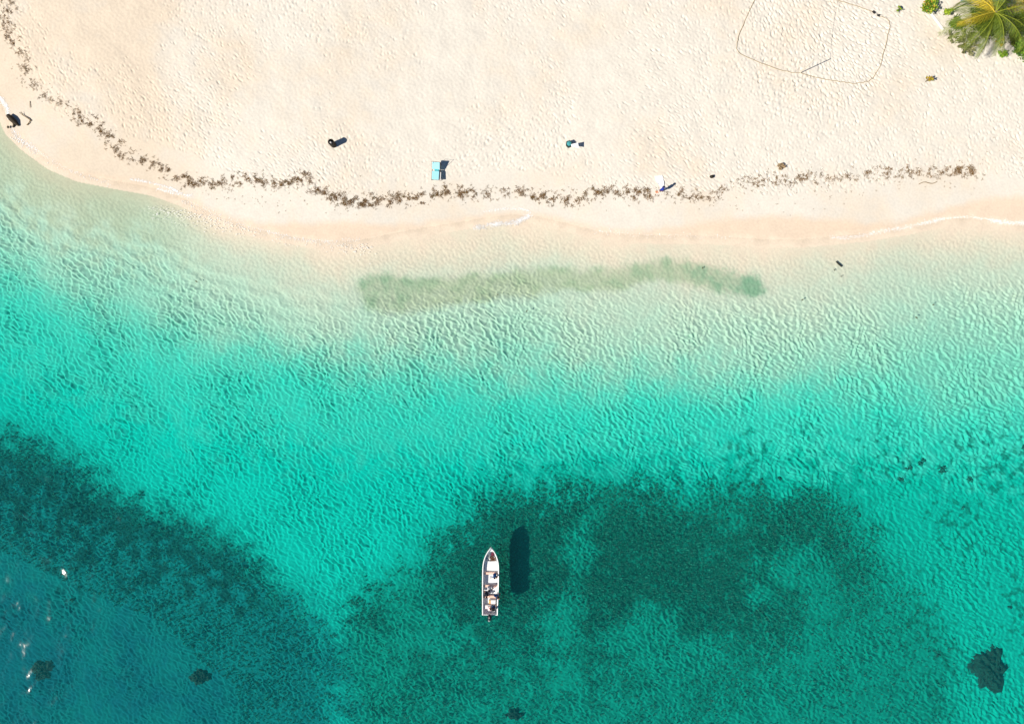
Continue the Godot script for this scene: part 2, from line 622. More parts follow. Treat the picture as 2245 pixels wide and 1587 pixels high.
# ---------------------------------------------------------------- people
func skin(mb: MB, bones: Array, cell: float) -> void:
	# tapered capsules joined by a smooth minimum, meshed as surface nets
	var lo := Vector3.ONE * 1e9
	var hi := -lo
	for b in bones:
		var r: float = maxf(b[2], b[3]) + 0.04
		for e in [b[0], b[1]]:
			lo = lo.min(e - Vector3.ONE * r)
			hi = hi.max(e + Vector3.ONE * r)
	var n := Vector3i(((hi - lo) / cell).ceil()) + Vector3i.ONE
	var f := PackedFloat32Array()
	f.resize(n.x * n.y * n.z)
	f.fill(1.0)
	var raw := f.duplicate()
	var who := PackedByteArray()
	who.resize(f.size())
	for bi in bones.size():
		var b: Array = bones[bi]
		var pa: Vector3 = b[0]
		var ba: Vector3 = b[1] - b[0]
		var len2 := maxf(ba.length_squared(), 1e-8)
		var r: float = maxf(b[2], b[3]) + 0.07
		var c0 := Vector3i(((pa.min(b[1]) - Vector3.ONE * r - lo) / cell).floor()).clamp(Vector3i.ZERO, n - Vector3i.ONE)
		var c1 := Vector3i(((pa.max(b[1]) + Vector3.ONE * r - lo) / cell).ceil()).clamp(Vector3i.ZERO, n - Vector3i.ONE)
		for z in range(c0.z, c1.z + 1):
			for y in range(c0.y, c1.y + 1):
				for x in range(c0.x, c1.x + 1):
					var p := lo + Vector3(x, y, z) * cell - pa
					var q := clampf(p.dot(ba) / len2, 0.0, 1.0)
					var d := (p - ba * q).length() - lerpf(b[2], b[3], q)
					var k := (z * n.y + y) * n.x + x
					var w := maxf(0.035 - absf(f[k] - d), 0.0) / 0.035
					f[k] = minf(f[k], d) - w * w * 0.035 * 0.25
					if d < raw[k]:
						raw[k] = d
						who[k] = bi
	var made := {}
	for z in n.z - 1:
		for y in n.y - 1:
			for x in n.x - 1:
				var k := (z * n.y + y) * n.x + x
				var sum := Vector3.ZERO
				var cnt := 0
				var inside := 0
				for e in 8:
					if f[k + (e & 1) + ((e >> 1) & 1) * n.x + (e >> 2) * n.x * n.y] < 0.0:
						inside += 1
				if inside == 0 or inside == 8:
					continue
				for e in [[0, 1], [2, 3], [4, 5], [6, 7], [0, 2], [1, 3], [4, 6], [5, 7], [0, 4], [1, 5], [2, 6], [3, 7]]:
					var fa := f[k + (e[0] & 1) + ((e[0] >> 1) & 1) * n.x + (e[0] >> 2) * n.x * n.y]
					var fb := f[k + (e[1] & 1) + ((e[1] >> 1) & 1) * n.x + (e[1] >> 2) * n.x * n.y]
					if (fa < 0.0) != (fb < 0.0):
						var q := fa / (fa - fb)
						sum += Vector3(e[0] & 1, (e[0] >> 1) & 1, e[0] >> 2).lerp(Vector3(e[1] & 1, (e[1] >> 1) & 1, e[1] >> 2), q)
						cnt += 1
				made[k] = mb.vert(lo + (Vector3(x, y, z) + sum / cnt) * cell, bones[who[k]][4])
	var strides := [1, n.x, n.x * n.y]
	for k in made:
		var x: int = k % n.x
		var y: int = (k / n.x) % n.y
		var z: int = k / (n.x * n.y)
		var at := [x, y, z]
		for ax in 3:
			var i: int = (ax + 1) % 3
			var j: int = (ax + 2) % 3
			if at[i] == 0 or at[j] == 0:
				continue
			var in0: bool = f[k] < 0.0
			if in0 == (f[k + strides[ax]] < 0.0):
				continue
			var a: int = made.get(k, -1)
			var b: int = made.get(k - strides[i], -1)
			var d: int = made.get(k - strides[i] - strides[j], -1)
			var e: int = made.get(k - strides[j], -1)
			if mini(mini(a, b), mini(d, e)) < 0:
				continue
			if in0:
				mb.tri(a, d, b)
				mb.tri(a, e, d)
			else:
				mb.tri(a, b, d)
				mb.tri(a, d, e)

func person(label: String, at: Vector3, turn: float, pose: String, top: Color, legs: Color, skin_c: Color, hair_c: Color, hands: Array, lean := 0.0, group := "", hat := false) -> void:
	# faces +z; y = 0 is the seat for a sitter and the sole for a stander
	var o := thing("person", label, "person", at, turn, group)
	var hip := 0.0 if pose == "sit" else 0.84
	var pel := Vector3(0, hip + 0.10, 0)
	var tilt := Basis(Vector3.RIGHT, lean)
	var chest := pel + tilt * Vector3(0, 0.34, 0.02)
	var neck := pel + tilt * Vector3(0, 0.52, 0.03)
	var head := pel + tilt * Vector3(0, 0.66, 0.06)
	var bones := [[pel, chest, 0.145, 0.155, top], [chest + tilt * Vector3(-0.10, 0.08, 0), chest + tilt * Vector3(0.10, 0.08, 0), 0.09, 0.09, top], [chest, neck, 0.09, 0.055, skin_c], [head - Vector3(0, 0.03, 0), head + Vector3(0, 0.04, 0), 0.085, 0.095, skin_c], [head + Vector3(0, -0.02, 0.095), head + Vector3(0, 0.01, 0.085), 0.02, 0.014, skin_c]]
	for s in [-1.0, 1.0]:
		var sh: Vector3 = chest + tilt * Vector3(0.185 * s, 0.1, 0)
		var hand: Vector3 = hands[0 if s < 0 else 1]
		var reach := hand - sh
		if reach.length() > 0.54:
			hand = sh + reach.normalized() * 0.54
		var mid := (sh + hand) / 2.0
		var bend := sqrt(maxf(0.0, 0.29 * 0.29 - sh.distance_squared_to(hand) / 4.0))
		var elbow := mid + Vector3(0.6 * s, -0.6, -0.5).normalized() * bend
		bones.append([sh, elbow, 0.052, 0.042, top])
		bones.append([elbow, hand, 0.04, 0.03, skin_c])
		var out := (hand - elbow).normalized()
		bones.append([hand, hand + out * 0.07, 0.03, 0.026, skin_c])
		bones.append([head + Vector3(0.093 * s, 0, 0), head + Vector3(0.1 * s, 0.015, -0.01), 0.016, 0.018, skin_c])
		if pose == "sit":
			var knee := Vector3(0.13 * s, 0.10, 0.42)
			var ankle := Vector3(0.12 * s, -0.24, 0.46)
			bones.append([Vector3(0.09 * s, 0.08, 0.02), knee, 0.085, 0.06, legs])
			bones.append([knee, ankle, 0.055, 0.038, skin_c])
			bones.append([ankle, ankle + Vector3(0, -0.05, 0.15), 0.04, 0.028, skin_c])
		else:
			var knee := Vector3(0.1 * s, 0.46, 0.03 + 0.05 * s)
			var ankle := Vector3(0.11 * s, 0.08, -0.02 + 0.05 * s)
			bones.append([Vector3(0.09 * s, 0.86, 0.0), knee, 0.088, 0.058, legs])
			bones.append([knee, ankle, 0.055, 0.036, skin_c])
			bones.append([ankle, ankle + Vector3(0, -0.04, 0.15), 0.04, 0.028, skin_c])
	var b := MB.new()
	skin(b, bones, 0.028)
	for bo in bones:
		# five fingers on each hand, slightly curled
		if bo[2] == 0.03 and bo[3] == 0.026:
			var out: Vector3 = (bo[1] - bo[0]).normalized()
			var side := out.cross(Vector3.UP).normalized() if absf(out.y) < 0.9 else Vector3.RIGHT
			for q in 4:
				var root: Vector3 = bo[1] + side * (q - 1.5) * 0.019
				var l: float = [0.062, 0.075, 0.07, 0.052][q]
				b.tube(PackedVector3Array([root, root + out * l * 0.6, root + out * l - Vector3(0, 0.018, 0)]), PackedFloat32Array([0.009, 0.0085, 0.007]), 5, skin_c)
			var th: Vector3 = bo[0] + side * 0.03
			b.tube(PackedVector3Array([th, th + (side + out).normalized() * 0.05]), PackedFloat32Array([0.01, 0.008]), 5, skin_c)
	part("body", b, cloth, o)
	var hb := MB.new()
	hb.ball(head + Vector3(0, 0.045, -0.02), Vector3(0.112, 0.105, 0.118), hair_c, 7, 12)
	if hat:
		hb.lathe(head + Vector3(0, 0.09, 0), [[0.2, 0.0], [0.2, 0.012], [0.11, 0.02], [0.1, 0.09], [0.0, 0.1]], 14, hair_c)
	part("hat" if hat else "hair", hb, cloth, o)
	for s in [-1.0, 1.0]:
		var eb := MB.new()
		eb.ball(head + Vector3(0.034 * s, 0.012, 0.088), Vector3(0.012, 0.008, 0.008), Color(0.02, 0.015, 0.01), 4, 6)
		part("eye", eb, cloth, o)
	var fb := MB.new()
	fb.ball(head + Vector3(0, -0.055, 0.083), Vector3(0.024, 0.006, 0.008), Color(0.3, 0.1, 0.08), 4, 6)
	part("mouth", fb, cloth, o)

var cloth: StandardMaterial3D
var matte: StandardMaterial3D
var gloss: StandardMaterial3D
var leafy: StandardMaterial3D

# ---------------------------------------------------------------- the boat
func beam(t: float) -> float:
	# half width along the boat, t = 0 at the bow
	var w := 0.9 * pow(1.0 - pow(1.0 - clampf(t / 0.35, 0.0, 1.0), 2.4), 0.8)
	return maxf(0.02, w * (1.0 - 0.06 * smoothstep(0.5, 1.0, t)))

func build_boat() -> void:
	var L := 7.35
	var mid := plan(1075.5, 1274.0, 0.5)
	var at := Vector3(mid.x, 0.0, mid.z)
	var o := thing("motor_boat", "long open white motor boat floating over the seagrass with people aboard", "boat", at, deg_to_rad(-1.0))
	var white := Color(0.80, 0.83, 0.84)
	var inner := Color(0.74, 0.78, 0.80)
	var n := 40
	var hull := MB.new()
	var rim := MB.new()
	var ins := MB.new()
	for i in n + 1:
		var t := float(i) / n
		var z := (t - 0.5) * L
		var w := beam(t)
		var g := 0.62 + 0.28 * pow(1.0 - t, 2.5)
		var keel := -0.28 + 0.5 * pow(maxf(0.0, 1.0 - t / 0.25), 2.0)
		var prof := [Vector3(0, keel, z), Vector3(0.55 * w, keel + 0.07, z), Vector3(0.86 * w, 0.02 + 0.2 * pow(1.0 - t, 3.0), z), Vector3(0.95 * w, g * 0.6, z), Vector3(w, g, z)]
		for s in [1.0, -1.0]:
			for p in prof:
				hull.vert(Vector3(p.x * s, p.y, p.z), white)
			var ri := maxf(w - 0.095, 0.005)
			for p in [Vector3(w + 0.012, g - 0.05, z), Vector3(w + 0.012, g + 0.008, z), Vector3(w - 0.02, g + 0.025, z), Vector3(ri, g + 0.018, z), Vector3(ri, g - 0.03, z)]:
				rim.vert(Vector3(p.x * s, p.y, p.z), white)
			for p in [Vector3(ri + 0.01, g - 0.01, z), Vector3(maxf(ri - 0.05, 0.004), 0.16, z), Vector3(maxf(ri * 0.5, 0.002), 0.13, z), Vector3(0, 0.125, z)]:
				ins.vert(Vector3(p.x * s, p.y, p.z), inner)
	for q in [[hull, 5, true], [rim, 5, true], [ins, 4, false]]:
		var b: MB = q[0]
		var m: int = q[1]
		for i in n:
			for sd in 2:
				for k in m - 1:
					var a := (i * 2 + sd) * m + k
					var e := a + 2 * m
					if (sd == 0) == q[2]:
						b.tri(a, a + 1, e + 1)
						b.tri(a, e + 1, e)
					else:
						b.tri(a, e + 1, a + 1)
						b.tri(a, e, e + 1)
	# transom with the notch for the motor
	var zt := L / 2.0
	for q in [[-0.52, 0.62, 0.62], [0.55, 0.6, 0.62], [0.03, 0.5, 0.45]]:
		hull.box(Vector3(q[0], q[2] / 2.0 - 0.1, zt - 0.03), Vector3(q[1], q[2] + 0.2, 0.07), white)
	part("hull", hull, gloss, o)
	part("gunwale", rim, gloss, o)
	part("inner_lining", ins, gloss, o)
	var wood := lin(238, 196, 178)
	var zf := func(v: float) -> float: return (v - 1274.0) * 0.0497
	# raised fore platform and the thwarts
	var fd := MB.new()
	fd.box(Vector3(0.02, 0.24, zf.call(1241.5)), Vector3(1.42, 0.22, 1.02), Color(0.78, 0.80, 0.81), Basis(), 0.03)
	part("fore_platform", fd, gloss, o)
	var fp := MB.new()
	var fz: float = zf.call(1215.0)
	for s in [1.0, -1.0]:
		pass
	fp.v.append_array(PackedVector3Array([Vector3(0, 0.66, -L / 2 + 0.16), Vector3(0.42, 0.6, fz - 0.3), Vector3(-0.42, 0.6, fz - 0.3), Vector3(0, 0.56, -L / 2 + 0.16), Vector3(0.42, 0.5, fz - 0.3), Vector3(-0.42, 0.5, fz - 0.3)]))
	for q in 6:
		fp.c.append(Color(0.72, 0.75, 0.76))
	fp.t.append_array(PackedInt32Array([0, 1, 2, 3, 5, 4, 1, 4, 5, 1, 5, 2]))
	part("bow_deck", fp, gloss, o)
	for q in [[1257.5, 0.24], [1285.5, 0.24], [1309.0, 0.26], [1331.5, 0.40]]:
		var b := MB.new()
		b.box(Vector3(0, 0.40, zf.call(q[0])), Vector3(1.58, 0.05, q[1]), wood if q[0] < 1320 else Color(0.78, 0.76, 0.76))
		part("thwart", b, matte, o)
	# outboard motor on the transom
	var mo := MB.new()
	mo.ball(Vector3(-0.02, 0.92, zt + 0.12), Vector3(0.22, 0.22, 0.36), Color(0.02, 0.022, 0.026), 7, 12)
	var cowl := part("outboard_motor", mo, gloss, o)
	var ml := MB.new()
	ml.box(Vector3(-0.05, 0.30, zt + 0.24), Vector3(0.13, 0.95, 0.18), Color(0.03, 0.03, 0.035), Basis(), 0.03)
	ml.box(Vector3(-0.09, 0.35, zt + 0.55), Vector3(0.2, 0.05, 0.5), Color(0.30, 0.32, 0.34))
	ml.ball(Vector3(-0.07, -0.25, zt + 0.36), Vector3(0.07, 0.07, 0.24), Color(0.05, 0.05, 0.06), 6, 8)
	part("drive_leg", ml, gloss, cowl)
	var ti := MB.new()
	ti.bar(Vector3(0.0, 0.86, zt - 0.1), Vector3(0.22, 0.80, zt - 0.75), 0.024, Color(0.02, 0.02, 0.02))
	part("tiller", ti, matte, cowl)
	# rope heap, sack and cloth in the bow
	var turn := o.rotation.y
	var ob := func(x: float, y: float, v: float) -> Vector3: return at + Vector3(x, y, zf.call(v)).rotated(Vector3.UP, turn)
	rng.seed = 61
	var rope := MB.new()
	for q in 7:
		var path := PackedVector3Array()
		var cen := Vector3(rng.randf_range(-0.12, 0.12), rng.randf_range(0.03, 0.16), rng.randf_range(-0.16, 0.16))
		var rr := rng.randf_range(0.13, 0.25)
		for k in 19:
			var a := TAU * k / 18.0
			path.append(cen + Vector3(cos(a) * rr, 0.05 * sin(3.0 * a + q), sin(a) * rr * rng.randf_range(0.8, 1.1)))
		rope.tube(path, PackedFloat32Array([0.026]), 5, lin(92, 60, 48) if q % 3 else lin(120, 84, 66))
	single("rope_heap", rope, matte, "tangled brown anchor rope heaped in the bow of the boat", "rope", ob.call(0.17, 0.16, 1226.0))
	var cl := MB.new()
	for q in 9:
		cl.ball(Vector3(rng.randf_range(-0.11, 0.11), 0.05 + 0.05 * q / 9.0, rng.randf_range(-0.17, 0.17)), Vector3(0.12, 0.05, 0.15), lin(96, 40, 56), 5, 8, Basis(Vector3.UP, rng.randf() * 3.0))
	single("cloth_bundle", cl, matte, "crumpled maroon cloth lying forward of the brown rope in the bow", "cloth", ob.call(0.16, 0.14, 1216.5))
	var sa := MB.new()
	for q in 10:
		sa.ball(Vector3(rng.randf_range(-0.09, 0.09), 0.07 + rng.randf() * 0.09, rng.randf_range(-0.2, 0.2)), Vector3(0.11, 0.09, 0.12), Color(0.68, 0.68, 0.62), 5, 8)
	single("sack", sa, matte, "lumpy white sack beside the brown rope in the bow", "sack", ob.call(-0.22, 0.13, 1223.0))
	var bg := MB.new()
	bg.box(Vector3(0, 0.2, 0), Vector3(0.78, 0.38, 0.44), Color(0.80, 0.79, 0.76), Basis(), 0.05)
	var cool := thing("cool_box", "white cool box with an orange end near the stern of the boat", "cool box", ob.call(0.22, 0.14, 1319.5), turn)
	part("box", bg, gloss, cool)
	var lid := MB.new()
	lid.box(Vector3(-0.27, 0.405, 0), Vector3(0.2, 0.03, 0.4), lin(244, 178, 104))
	lid.box(Vector3(0.1, 0.405, 0), Vector3(0.5, 0.03, 0.42), Color(0.82, 0.81, 0.79))
	part("lid", lid, gloss, cool)
	# the people aboard
	var brown := lin(150, 104, 80)
	var tanned := lin(196, 146, 116)
	var dark := Color(0.014, 0.012, 0.012)
	var grp := "people aboard the boat"
	person("person in a blue and black top sitting on the foremost plank seat", ob.call(0.42, 0.43, 1259.0), 0.2, "sit", lin(18, 66, 118), Color(0.02, 0.025, 0.03), brown, dark, [Vector3(-0.45, 0.25, 0.25), Vector3(0.2, 0.2, 0.4)], 0.25, grp)
	person("person with black hair in white sitting amidships, one arm out over the left gunwale", ob.call(-0.22, 0.43, 1287.5), 0.5, "sit", Color(0.62, 0.62, 0.64), Color(0.03, 0.04, 0.07), brown, dark, [Vector3(-0.55, 0.35, 0.1), Vector3(0.35, 0.3, 0.25)], 0.2, grp)
	person("person in dark clothes crouched at the left gunwale behind the one in white", ob.call(-0.42, 0.22, 1301.0), 0.1, "sit", Color(0.02, 0.025, 0.04), Color(0.03, 0.03, 0.04), brown, dark, [Vector3(-0.4, 0.3, 0.3), Vector3(0.3, 0.2, 0.4)], 0.35, grp)
	person("person in navy blue leaning out over the right gunwale of the boat", ob.call(0.52, 0.43, 1305.0), 1.5, "sit", lin(20, 44, 82), Color(0.1, 0.1, 0.14), tanned, dark, [Vector3(-0.3, 0.25, 0.4), Vector3(0.3, 0.25, 0.4)], 0.45, grp)
	person("person in black steering beside the outboard motor at the stern", ob.call(0.36, 0.43, 1335.0), PI, "sit", Color(0.018, 0.02, 0.028), lin(60, 96, 130), tanned, dark, [Vector3(-0.3, 0.2, 0.35), Vector3(0.35, 0.3, 0.3)], 0.1, grp)
	person("person in pale pink bending beside the white stern seat", ob.call(-0.12, 0.22, 1337.0), 2.4, "sit", lin(236, 196, 196), Color(0.04, 0.04, 0.05), tanned, dark, [Vector3(-0.25, 0.15, 0.4), Vector3(0.3, 0.1, 0.3)], 0.4, grp)

# ---------------------------------------------------------------- plants
func frond(len_: float, droop: float, lift: float, col: Color, col2: Color) -> MB:
	# a palm frond along +z from the origin: a drooping rib with hanging leaflets
	var b := MB.new()
	var rib := PackedVector3Array()
	var rad := PackedFloat32Array()
	var p := Vector3.ZERO
	var ang := lift
	var side := rng.randf_range(-0.25, 0.25)
	var n := 22
	for i in n + 1:
		rib.append(p)
		rad.append(0.05 * (1.0 - 0.85 * i / float(n)))
		ang -= droop / n
		p += Vector3(sin(side * i / float(n)) * cos(ang), sin(ang), cos(ang) * cos(side)) * len_ / n
	b.tube(rib, rad, 5, col2)
	for q in range(4, 46):
		var t := q / 46.0
		var fi := t * n
		var i := int(fi)
		var at := rib[i].lerp(rib[i + 1], fi - i)
		var d := (rib[i + 1] - rib[i]).normalized()
		var l := (0.35 + 0.75 * sin(PI * pow(t, 0.8))) * len_ / 4.6
		for s in [-1.0, 1.0]:
			var out: Vector3 = (d * (0.55 + 0.5 * t) + d.cross(Vector3.UP).normalized() * s * 0.95 + Vector3(0, -0.2 - rng.randf() * 0.9, 0)).normalized()
			var w := d * 0.019
			var m: Vector3 = at + out * l * 0.55 + Vector3(0, 0.03, 0)
			var e: Vector3 = at + out * l + Vector3(0, -0.12 * l - 0.05 * rng.randf(), 0)
			var cc := col.lerp(col2, rng.randf() * 0.5)
			var a := b.vert(at - w, cc)
			b.vert(at + w, cc)
			b.vert(m + w * 1.2, cc)
			b.vert(m - w * 1.2, cc)
			b.vert(e, cc)
			b.tri(a, a + 1, a + 2)
			b.tri(a, a + 2, a + 3)
			b.tri(a + 3, a + 2, a + 4)
	return b

func palm(label: String, crown: Vector3, foot: Vector3, count: int, size: float, seed_: int) -> void:
	rng.seed = seed_
	var o := thing("palm_tree", label, "palm tree", foot, 0.0, "")
	var top := crown - foot
	var path := PackedVector3Array()
	var rad := PackedFloat32Array()
	for i in 19:
		var t := i / 18.0
		path.append(Vector3(top.x * t * t, top.y * t - 0.3 * (1.0 - t), top.z * t * t))
		rad.append(0.16 + 0.12 * pow(1.0 - t, 3.0) + 0.012 * (i % 2))
	var b := MB.new()
	b.tube(path, rad, 10, lin(128, 112, 92))
	part("trunk", b, matte, o)
	var green := lin(84, 108, 24)
	var deep := lin(40, 66, 18)
	var yellow := lin(168, 148, 30)
	for k in count:
		var old := k % 5 == 2
		var low := float(k) / count
		var f := frond(size * rng.randf_range(0.82, 1.08), rng.randf_range(1.0, 1.5) + 0.3 * low, 0.75 - 0.95 * low, (yellow if old else green.lerp(deep, rng.randf())), (lin(204, 182, 60) if old else lin(132, 142, 40)))
		var m := part("frond", f, leafy, o)
		m.position = top + Vector3(0, -0.15 * low, 0)
		m.rotation.y = k * 2.399 + rng.randf_range(-0.25, 0.25)
	var nuts := MB.new()
	for k in 7:
		var a := k * 0.9
		nuts.ball(top + Vector3(cos(a) * 0.22, -0.3, sin(a) * 0.22), Vector3(0.11, 0.14, 0.11), lin(150, 130, 40), 5, 8)
	part("coconuts", nuts, matte, o)

func shrub(called: String, label: String, at: Vector3, r: float, tall: float, leaves: int, cols: Array, leaf: float, seed_: int, spiky := false, group := "") -> void:
	rng.seed = seed_
	var o := thing(called, label, "plant" if r < 0.6 else "shrub", at, rng.randf() * TAU, group)
	var st := MB.new()
	var b := MB.new()
	var tips := []
	var stems := maxi(4, int(r * 9.0))
	for k in stems:
		var a := TAU * k / stems + rng.randf_range(-0.3, 0.3)
		var out := r * rng.randf_range(0.45, 1.0)
		var tip := Vector3(cos(a) * out, tall * rng.randf_range(0.55, 1.0), sin(a) * out)
		var bend := Vector3(tip.x * 0.35, tip.y * 0.65, tip.z * 0.35)
		st.tube(PackedVector3Array([Vector3(0, -0.05, 0), bend, tip]), PackedFloat32Array([0.02 + r * 0.008, 0.014, 0.006]), 5, lin(110, 92, 62))
		tips.append([bend, tip])
	for k in leaves:
		var q: Array = tips[rng.randi() % tips.size()]
		var t := pow(rng.randf(), 0.7)
		var p: Vector3 = (q[0] as Vector3).lerp(q[1], t) + Vector3(rng.randfn(0, 1), rng.randfn(0, 0.6), rng.randfn(0, 1)) * r * (0.06 if spiky else 0.16)
		p.y = maxf(p.y, 0.03)
		var d := Vector3(rng.randfn(0, 1), rng.randf_range(0.0, 1.1), rng.randfn(0, 1)).normalized()
		if spiky:
			d = (q[1] - q[0] as Vector3 + Vector3(rng.randfn(0, 0.25), 0.15, rng.randfn(0, 0.25))).normalized()
		var w := d.cross(Vector3(rng.randfn(0, 0.5), 1, rng.randfn(0, 0.5))).normalized() * leaf * (0.16 if spiky else 0.38)
		var l := leaf * rng.randf_range(0.7, 1.3)
		var c: Color = cols[rng.randi() % cols.size()]
		var a := b.vert(p, c)
		b.vert(p + d * l * 0.5 + w, c)
		b.vert(p + d * l - Vector3(0, 0.1 * l, 0), c)
		b.vert(p + d * l * 0.5 - w, c)
		b.tri(a, a + 1, a + 2)
		b.tri(a, a + 2, a + 3)
	part("stems", st, matte, o)
	part("foliage", b, leafy, o)

func build_plants() -> void:
	palm("tall coconut palm with green and yellow fronds in front of the hut", plan(2183, 27, 6.5), on_ground(2200, 5), 27, 5.0, 71)
	palm("shorter dark green palm at the right edge beyond the tall palm", plan(2292, 18, 5.0), on_ground(2310, 10), 26, 4.6, 72)
	var g := [lin(96, 128, 30), lin(120, 150, 44), lin(66, 100, 24), lin(150, 164, 40)]
	var bright := [lin(86, 122, 34), lin(60, 98, 26), lin(118, 148, 52)]
	var grey := [lin(132, 132, 92), lin(108, 112, 70), lin(150, 146, 110)]
	var yel := [lin(184, 168, 44), lin(160, 152, 46), lin(190, 150, 46)]
	shrub("leafy_shrub", "green shrub with a few orange leaves left of the palm, at the top edge", on_ground(2027, 22), 0.8, 1.2, 460, g + g + [lin(186, 146, 60)], 0.22, 81)
	shrub("leafy_shrub", "low shrub of green and orange leaves cut by the top edge of the picture", on_ground(2040, 3), 0.6, 0.7, 260, g + [lin(176, 136, 60)], 0.2, 82)
	shrub("small_plant", "tiny green plant alone on the sand left of the shrubs", on_ground(1967, 23), 0.34, 0.7, 70, g, 0.16, 83)
	shrub("small_plant", "small yellow green plant with a dark shadow between the shrubs and the palm", on_ground(2069, 33), 0.45, 1.1, 150, [lin(150, 170, 30), lin(120, 150, 30)], 0.2, 84)
	shrub("leafy_shrub", "dark green shrub under the left fronds of the tall palm", on_ground(2090, 58), 0.85, 0.8, 480, [lin(84, 112, 34), lin(64, 96, 28)], 0.2, 85)
	shrub("dry_shrub", "grey green sprawling shrub below the tall palm", on_ground(2116, 98), 1.35, 0.5, 900, grey, 0.26, 86, true)
	shrub("dry_shrub", "thin grey twiggy shrub left of the tall palm fronds", on_ground(2083, 82), 0.7, 0.45, 200, grey, 0.22, 87, true)
	shrub("leafy_shrub", "bright green dense shrub at the right edge of the sand", on_ground(2238, 112), 1.3, 1.1, 1500, bright, 0.22, 88)
	shrub("small_plant", "small round bright green plant beside the dense shrub", on_ground(2194, 122), 0.42, 0.5, 220, [lin(140, 168, 50), lin(110, 150, 44)], 0.18, 89)
	shrub("small_plant", "lone little yellow plant out on the sand below the palm", on_ground(2030, 179), 0.34, 1.0, 90, yel, 0.3, 90, true)
	shrub("dry_shrub", "orange brown dead fronds under the palm", on_ground(2188, 92), 0.5, 0.4, 160, [lin(214, 160, 40), lin(180, 130, 50)], 0.24, 91, true)
	shrub("leafy_shrub", "leafy shrub behind the tall palm, shade painted into its dark leaves", on_ground(2232, 62), 1.2, 1.5, 1100, [lin(44, 66, 20), lin(32, 52, 18)], 0.26, 92)  # leaf colours darkened to carry the shade of this corner
	shrub("leafy_shrub", "undergrowth beneath the crown of the tall palm, shade painted into its leaves", on_ground(2160, 52), 2.1, 1.3, 1500, [lin(38, 56, 18), lin(26, 42, 14)], 0.3, 94)  # near black leaves paint the shaded gaps between the fronds
	shrub("leafy_shrub", "olive shrub tucked between the palm and the dense bright shrub", on_ground(2216, 90), 0.8, 0.9, 420, [lin(110, 116, 40), lin(84, 96, 36)], 0.22, 93)

